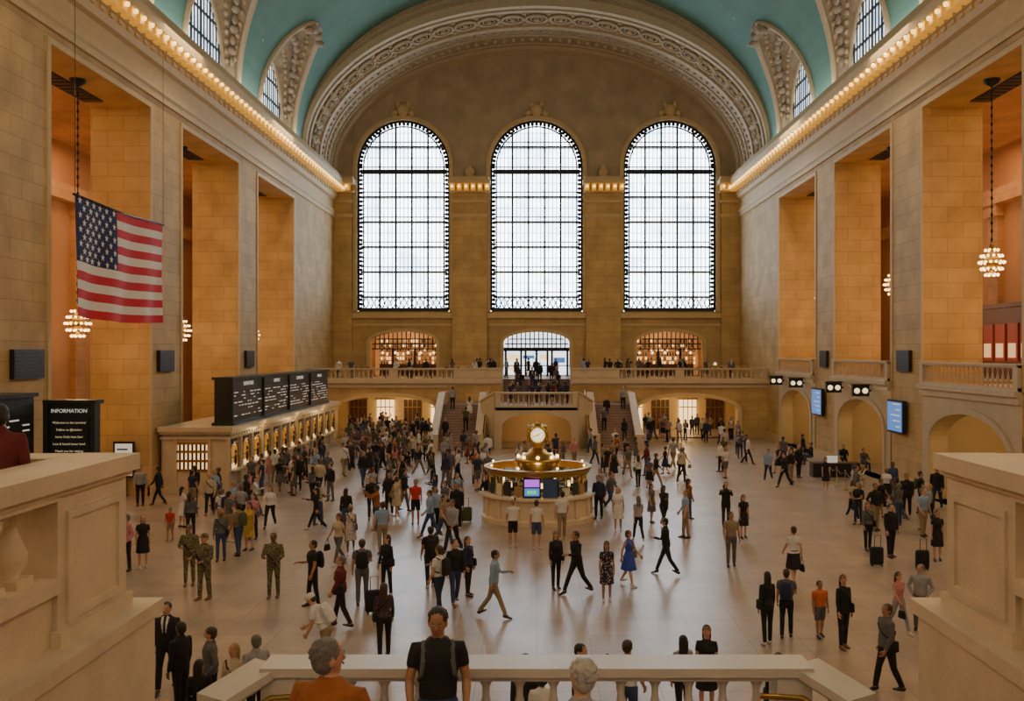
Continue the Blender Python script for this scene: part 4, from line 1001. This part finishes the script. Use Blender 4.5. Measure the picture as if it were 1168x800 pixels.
defv('ws', sex='f', hair='long', sleeve='long', acc=('crossbag',), head=(-20, -4)); defv('ww', sex='f', hair='long', legs=WALK2, arms=SW2, acc=('handbag',), sleeve='short')
defv('wd', sex='f', hair='long', lower='dress', sleeve='short'); defv('wk', sex='f', hair='bob', lower='dress', sleeve='none', legs=((16, 6, 5), (-14, 16, -20)), arms=SW1, acc=('crossbag',))
defv('wt', sex='f', hair='bun', lower='skirt', sleeve='short', legs=((15, 5, 5), (-13, 16, -20)), arms=SW1, acc=('handbag',))
defv('so', acc=('cap', 'rifle'), arms=((15, 14, 75, 35), (15, 14, 60, 30)), bulk=1.08, collar=False); defv('wb', sex='f', hair='long', acc=('backpack',), sleeve='short', arms=((20, 6, 80, 25), (15, 6, 70, 25)))
defv('wc', sex='f', hair='bob', arms=((15, 5, 95, 50), (15, 5, 95, 50)), sleeve='long'); defv('si', legs=((100, 95, 0), (92, 88, 0)), arms=((35, 8, 40, 20), (35, 8, 40, 20)))
defv('wl', sex='f', hair='long', legs=WALK, arms=((45, 8, 60, 10), (-10, 6, 10, 0)), sleeve='long'); defv('bend', lean=28, sleeve='short', legs=((14, 22, 0), (-6, 10, 0)), arms=((10, 8, 45, 20), (0, 8, 30, 15)), acc=('cap', 'backpack'), head=(0, 0))
defv('stride', legs=((24, 4, 10), (-18, 18, -28)), arms=((-12, 7, 12, 0), (20, 7, 80, 20)), lean=4)
defv('walkbag', legs=((15, 5, 5), (-10, 14, -14)), arms=((-5, 7, 12, 0), (8, 7, 18, 5)), acc=('crossbag',), lean=2, head=(12, -8))
defv('pocket', arms=((-12, 22, 55, 35), (-10, 20, 50, 35)), legs=((10, 12, 0), (-3, 0, 0)), head=(-25, 0)); defv('photo', arms=((70, 14, 95, 30), (20, 6, 20, 0)), acc=('phone',), sleeve='short', lower='shorts')
NAMES = {'ms': 'standing_man', 'mt': 'standing_man', 'mw': 'walking_man', 'mv': 'walking_man', 'mb': 'man_with_backpack', 'mh': 'man_in_shorts', 'mj': 'man_in_suit', 'mp': 'person_taking_photo', 'mc': 'man_with_phone',
         'ws': 'standing_woman', 'ww': 'walking_woman', 'wd': 'woman_in_dress', 'wk': 'woman_in_dress', 'wt': 'woman_in_skirt', 'so': 'soldier', 'wb': 'woman_with_backpack', 'wc': 'standing_woman', 'si': 'sitting_man', 'wl': 'walking_woman', 'bend': 'bending_man', 'stride': 'striding_man', 'photo': 'man_in_shorts', 'walkbag': 'man_with_shoulder_bag', 'pocket': 'standing_man'}
placed = []
def put(v, x, y, z, rot, top='g', bot='d', hair=None, skin=None, h=1.75, bag='k', shoe=None, name=None, me=None):
    ob = bpy.data.objects.new(name or NAMES[v], me or V[v]); bpy.context.scene.collection.objects.link(ob)
    ob.location = (x, y, z); ob.rotation_euler = (0, 0, math.radians(rot)); k = h / 1.76; kw = k * (1 if me else R.uniform(.98, 1.12)); ob.scale = (kw, kw, k)
    ms = [SK[skin if skin is not None else R.choice([0, 0, 0, 1, 3, 2])], HR[hair or R.choice('kkbbbyg')], CL[top], CL[bot], SHOES[shoe or R.choice('kkkwt')], CL[bag]]
    for i, m in enumerate(ms): ob.material_slots[i].link = 'OBJECT'; ob.material_slots[i].material = m
    placed.append((x, y)); return ob
def P(v, px, py, rot, top='g', bot='d', hair=None, skin=None, h=None, bag='k', shoe=None):
    x, y = ground(px, py); fem = v[0] == 'w' and v != 'walkbag'
    return put(v, x, y, 0, rot, top, bot, hair, skin, h or (1.67 if fem else 1.78), bag, shoe)
def suitcase(px, py, c='k', rot=0):
    x, y = ground(px, py); mb = MB()
    mb.loft([(0, 0, .06), (0, 0, .09), (0, 0, .55), (0, 0, .60)], [(.19, .1), (.22, .12), (.22, .12), (.19, .1)], (1, 0, 0), 0, 16)
    for a in (-.15, .15):
        for b in (-.07, .07): mb.loft([(a - .015, b, .035), (a + .015, b, .035)], [.035, .035], (0, 1, 0), 1, 8)
    mb.loft([(-.1, -.08, .58), (-.1, -.08, .98), (.1, -.08, .98), (.1, -.08, .58)], [.012] * 4, (0, 1, 0), 1, 6); mb.box(-.15, .15, .1, .13, .15, .35, 0)
    o = mb.obj('rolling_suitcase', [CL[c], BLACK], loc=(x, y, 0)); o.rotation_euler = (0, 0, math.radians(rot))

P('mj', 190, 789, 185, 'k', 'k', 'k', 0, 1.8); P('pocket', 240, 826, 120, 'g', 'k', 'b', 0); P('ms', 206, 818, 60, 'k', 'k', 'k', 2)
P('ws', 266, 842, 170, 'c', 'd', 'y', 0); P('ms', 292, 838, 40, 'l', 'k', 'g', 0); P('ws', 228, 865, 10, 'k', 'k', 'k', 1)
P('pocket', 144, 652, 150, 'p', 'k', 'g', 0); P('wd', 163, 648, 200, 'k', 'k', 'y', 0); P('mw', 181, 577, 90, 'k', 'k', 'k')
P('ws', 137, 590, 180, 'g', 'd'); P('ms', 160, 577, 200, 'l', 'k'); P('mh', 194, 617, 180, 'r', 't', 'k', 1, 1.2)
P('so', 216, 668, 190, 'C', 'C', 'k', 1, bag='C', shoe='t'); P('so', 233, 684, 160, 'C', 'C', 'k', 0, bag='C', shoe='t', h=1.82); P('so', 312, 682, 180, 'C', 'C', 'k', 2, bag='C', shoe='t', h=1.8)
P('wl', 361, 605, 95, 'k', 'k', 'k'); P('mb', 357, 692, 120, 'k', 'k', 'k', 1); P('walkbag', 389, 716, 90, 'm', 'k', 'g', 0); P('mb', 413, 690, 10, 'g', 'g', 'b', 0)
P('ws', 438, 750, 20, 'q', 'k', 'b', 0); P('bend', 372, 768, 80, 'w', 't', 'b', 0, bag='w'); P('ws', 441, 680, 150, 'k', 'k', 'b', 0, 1.72); P('mt', 436, 632, 30, 'b', 't', 'b', 0)
P('mh', 474, 598, 180, 'r', 'k', 'k', 1); P('ms', 444, 588, 170, 'k', 'k'); P('mw', 424, 592, 190, 'k', 'k', 'k'); P('wk', 400, 632, 190, 'F', 'k'); P('ww', 386, 644, 150, 'c', 'g', 'b')
P('mb', 501, 700, 60, 'w', 'n', 'b', 0); P('walkbag', 519, 690, 200, 'k', 'd', 'k'); P('ws', 534, 680, 240, 'n', 'k', 'b'); P('mb', 491, 670, 20, 'k', 'k', 'k')
P('stride', 563, 705, 265, 'b', 't', 'k', 1, 1.78, shoe='k')
P('photo', 585, 625, 5, 'w', 'k', 'y', 0, 1.7, shoe='w'); P('mh', 612, 627, 350, 'w', 'd', 'b', 0, 1.72, shoe='w'); P('mt', 641, 616, 10, 'w', 't', 'k')
P('ws', 634, 672, 200, 'k', 'k', 'b', 0); P('stride', 658, 678, 120, 'k', 'k', 'k', 1, 1.82); P('wd', 692, 686, 180, 'f', 'k', 'k', 1, 1.65); P('wk', 717, 668, 230, 'B', 'k', 'b', 0, 1.62, bag='t')
P('ww', 728, 618, 10, 'l', 'k'); P('stride', 760, 656, 75, 'k', 'k', 'k', 0, 1.78); P('wl', 757, 602, 200, 'k', 'k', 'k'); P('mt', 782, 614, 90, 'b', 't', 'g', 0)
P('mt', 834, 646, 175, 't', 'g', 'k', 1, 1.74); P('mp', 828, 602, 170, 'k', 'k', 'g'); P('wd', 848, 614, 190, 'k', 'k', 'b', 0, 1.6); P('wt', 905, 668, 10, 'w', 'k', 'b', 0, 1.74)
P('ws', 875, 736, 15, 'k', 'k', 'k', 0, 1.72); P('mb', 897, 728, 340, 'g', 'k', 'b', 0, 1.66, bag='n'); P('mh', 935, 727, 190, 'o', 'g', 'k', 1, 1.35); P('ws', 962, 740, 200, 'k', 'k', 'b', 0, 1.7)
P('ww', 1025, 722, 200, 'p', 'l', 'b', 0, 1.5); P('pocket', 1050, 718, 150, 'l', 'g', 'g', 0, 1.6); P('walkbag', 1012, 790, 100, 'g', 'k', 'b', 1, 1.78); P('ms', 1016, 636, 200, 'k', 'k', 'k'); suitcase(1000, 646); P('ws', 990, 628, 190, 'g', 'k', 'b')
P('wd', 1069, 640, 170, 'k', 'k', 'b'); suitcase(1052, 650); P('mt', 1053, 612, 200, 'b', 't'); P('wd', 942, 560, 180, 'k', 'k'); P('ww', 973, 594, 190, 'c', 'k'); P('mw', 895, 556, 120, 'k', 'k'); P('ms', 911, 545, 200, 'k', 'k')
P('ws', 779, 828, 20, 'l', 'k', 'k', 0, 1.66); P('wd', 806, 815, 170, 'k', 'k', 'b', 0, 1.68); P('mp', 662, 852, 240, 'k', 'k', 'k', 0); P('mt', 716, 845, 320, 'w', 'd', 'b', 0); P('ms', 600, 868, 200, 'k', 'k', 'k', 1); P('wc', 618, 884, 10, 'w', 'k', 'k', 1)
P('ws', 888, 855, 0, 'k', 'k', 'b', 0); P('ms', 340, 560, 180, 'k', 'k'); P('wl', 308, 602, 180, 'w', 'k'); P('wd', 284, 628, 160, 'y', 'k', 'b'); P('ws', 252, 640, 190, 'g', 'd'); P('mb', 272, 634, 60, 't', 'd', bag='e')
P('pocket', 556, 590, 200, 'k', 'k'); P('ms', 521, 604, 170, 'k', 'k'); P('wc', 508, 596, 150, 'g', 'k'); P('mt', 496, 609, 200, 'b', 'k'); P('ms', 683, 592, 160, 'n', 'k'); P('wd', 705, 606, 180, 'w', 'k'); suitcase(426, 700, 'k', 20); suitcase(532, 596, 'e')
P('si', 925, 530, 100, 'k', 'd'); P('si', 962, 533, 170, 'k', 'k'); P('si', 985, 538, 190, 'g', 'd')

TOPS = 'kkkkkkkkgggggnnnwwwwlllbbbdtccpmeFqx'; BOTS = 'kkkkkkddddnnggtt'; VS = ['ms', 'mt', 'mw', 'mv', 'mb', 'mc', 'ws', 'ww', 'wd', 'wk', 'wt', 'wb', 'wc', 'wl', 'mj', 'mh', 'mp', 'pocket', 'ws', 'mb', 'walkbag', 'pocket', 'walkbag']
def crowd(x0, x1, y0, y1, n, face=None):
    c = 0; tries = 0
    while c < n and tries < n * 30:
        tries += 1; px, py = R.uniform(x0, x1), R.uniform(y0, y1); x, y = ground(px, py)
        if (x - kx) ** 2 + (y - ky) ** 2 < 3.0 ** 2 or x < -14.0 and y > 44 or abs(x) > 17.4 or (abs(x) < 8.2 and y > 62.8) or y > 73 or (14.4 < x < 16.2 and 42.8 < y < 49.5): continue
        if any((x - a) ** 2 + (y - b) ** 2 < .66 ** 2 for a, b in placed): continue
        v = R.choice(VS); put(v, x, y, 0, face if face is not None and R.random() < .6 else R.uniform(0, 360), R.choice(TOPS), R.choice(BOTS), h=R.uniform(1.58, 1.72) if v[0] == 'w' and v != 'walkbag' else R.uniform(1.7, 1.88), bag=R.choice('kktneg')); c += 1
crowd(392, 470, 500, 545, 46); crowd(440, 560, 514, 560, 38); crowd(345, 430, 515, 556, 16); crowd(275, 345, 535, 566, 15, 90); crowd(690, 790, 512, 560, 17); crowd(812, 920, 503, 560, 15)
crowd(960, 1070, 560, 606, 13); crowd(196, 292, 572, 630, 15); crowd(350, 480, 562, 610, 10); crowd(566, 690, 518, 545, 12); crowd(386, 500, 498, 506, 18, 180); crowd(732, 845, 498, 506, 14, 180)
crowd(490, 545, 575, 650, 5); crowd(690, 800, 560, 600, 3); crowd(640, 690, 560, 600, 3)
for s in (-1, 1):
    for k in range(11):
        x, y = s * R.uniform(8.8, 15.2), R.uniform(75.5, 81)
        if all((x - a) ** 2 + (y - b) ** 2 > .5 for a, b in placed): put(R.choice(VS), x, y, 0, R.uniform(0, 360), R.choice(TOPS), R.choice(BOTS), h=1.72)
    for k in (2, 6, 10, 14):
        put(R.choice(['ms', 'ws', 'mt', 'wd']), s * R.uniform(4.8, 6.4), 64.5 + k * .323 + .2, (k + 1) * .1706, R.choice([0, 180]), R.choice(TOPS), R.choice(BOTS), h=1.72)
for k in range(16):
    x, y = R.uniform(-2.3, 2.3), R.uniform(66.8, 73.3)
    if all((x - a) ** 2 + (y - b) ** 2 > .45 for a, b in placed): put(R.choice(VS), x, y, 2.9, R.choice([0, 180, 160]), R.choice('kkngm'), R.choice(BOTS), h=1.7)
for k in (1, 3, 5, 7, 9):
    for x in (-1.6, 0, 1.6):
        put(R.choice(['ms', 'ws', 'mt', 'wd']), x + R.uniform(-.4, .4), 73.95 + k * .335 + .17, 2.9 + (k + 1) * .17, R.choice([0, 180]), R.choice('kkng'), R.choice(BOTS), h=1.72)
for k in range(70):
    x = R.uniform(-16.5, 16.5); y = R.uniform(74.7, 75.6) if k % 2 else R.uniform(74.8, 83)
    if (abs(x) < 3.4 and y < 78) or any((x - a) ** 2 + (y - b) ** 2 < .6 for a, b in placed) or any(abs(x - t) < 1.2 for t in (-14.5, -12, -9.5, -7.2, -5.2, 10.2, 12.8, 15.2)) and 76.8 < y < 80.3: continue
    put(R.choice(VS), x, y, 4.6, R.choice([0, 180, 170]) if k % 2 else R.uniform(0, 360), R.choice('kkkngwb'), R.choice(BOTS), h=1.72)

M1 = person_mesh('man_black_tshirt', sleeve='short', arms=((4, 12, 30, 10), (2, 12, 25, 8)), legs=((4, 2, 0), (-4, 2, 0)), acc=('backpack',), voxel=.008, bulk=1.08, head=(-8, 6), hair='tousled')
put('mb', -.9, 8.55, 2.66, 186, 'k', 'd', 'k', 1, 1.81, 'g', 'k', 'man_in_black_tshirt', M1)
M2 = person_mesh('man_rust_jacket', jacket=True, hair='tousled', legs=((10, 12, 0), (-4, 8, 0)), arms=((10, 8, 30, 10), (-5, 8, 20, 5)), voxel=.008, bulk=1.12, head=(-40, -5))
put('ms', -1.27, 5.75, 4.6 - SZ * 7, -15, 'x', 'k', 'g', 0, 1.69, 'k', 'k', 'man_in_rust_jacket', M2)
M3 = person_mesh('woman_white_hair', sex='f', hair='curly', legs=((4, 4, 0), (-4, 4, 0)), arms=((15, 8, 40, 15), (5, 8, 20, 5)), voxel=.008, head=(20, -8))
put('ws', .285, 6.05, 4.6 - SZ * 8, 10, 'l', 'k', 'w', 3, 1.64, 'k', 'k', 'woman_with_white_hair', M3)
put('ms', -5.28, 9.2, 4.6, 20, 'm', 'k', 'k', 1, 1.7); put('ms', 5.35, 9.3, 4.6, 20, 'n', 'k', 'k', 1, 1.7)

mb = MB(); mb.box(-1.3, 1.3, -.35, .35, .72, .78, 0); mb.box(-1.28, 1.28, -.33, .33, .0, .72, 1); mb.box(-.5, .1, -.2, -.15, .78, 1.15, 2)
mb.obj('information_desk', [WOOD, BLACK, WHITE_TXT], loc=(16.3, 51.2, 0))
mb = MB()
for k in range(5):
    mb.lathe([(.16, 0), (.16, .03), (.03, .06), (.025, .95), (.05, .98), (.0, 1.02)], (0, k * 1.3, 0), 10, 0)
    if k < 4: mb.loft([(0, k * 1.3, .9), (0, k * 1.3 + .65, .72), (0, k * 1.3 + 1.3, .9)], [.02] * 3, (1, 0, 0), 1, 6)
mb.obj('stanchion_rope_barrier', [BRASS, WOOD], loc=(15.2, 43.5, 0))

# ------------------------------------------------------------------ world & camera
w = bpy.data.worlds.new('World'); bpy.context.scene.world = w; w.use_nodes = True
w.node_tree.nodes['Background'].inputs[0].default_value = (.75, .85, 1, 1); w.node_tree.nodes['Background'].inputs[1].default_value = .6
cd = bpy.data.cameras.new('Camera'); cam = bpy.data.objects.new('Camera', cd); bpy.context.scene.collection.objects.link(cam)
cam.location = (0, 0, EYE); cam.rotation_euler = (pi / 2, 0, 0); cd.sensor_width = 36; cd.lens = F / 1168 * 36
cd.shift_x = -(CX - 584) / 1168; cd.shift_y = (CY - 400) / 1168; cd.clip_end = 400
bpy.context.scene.camera = cam
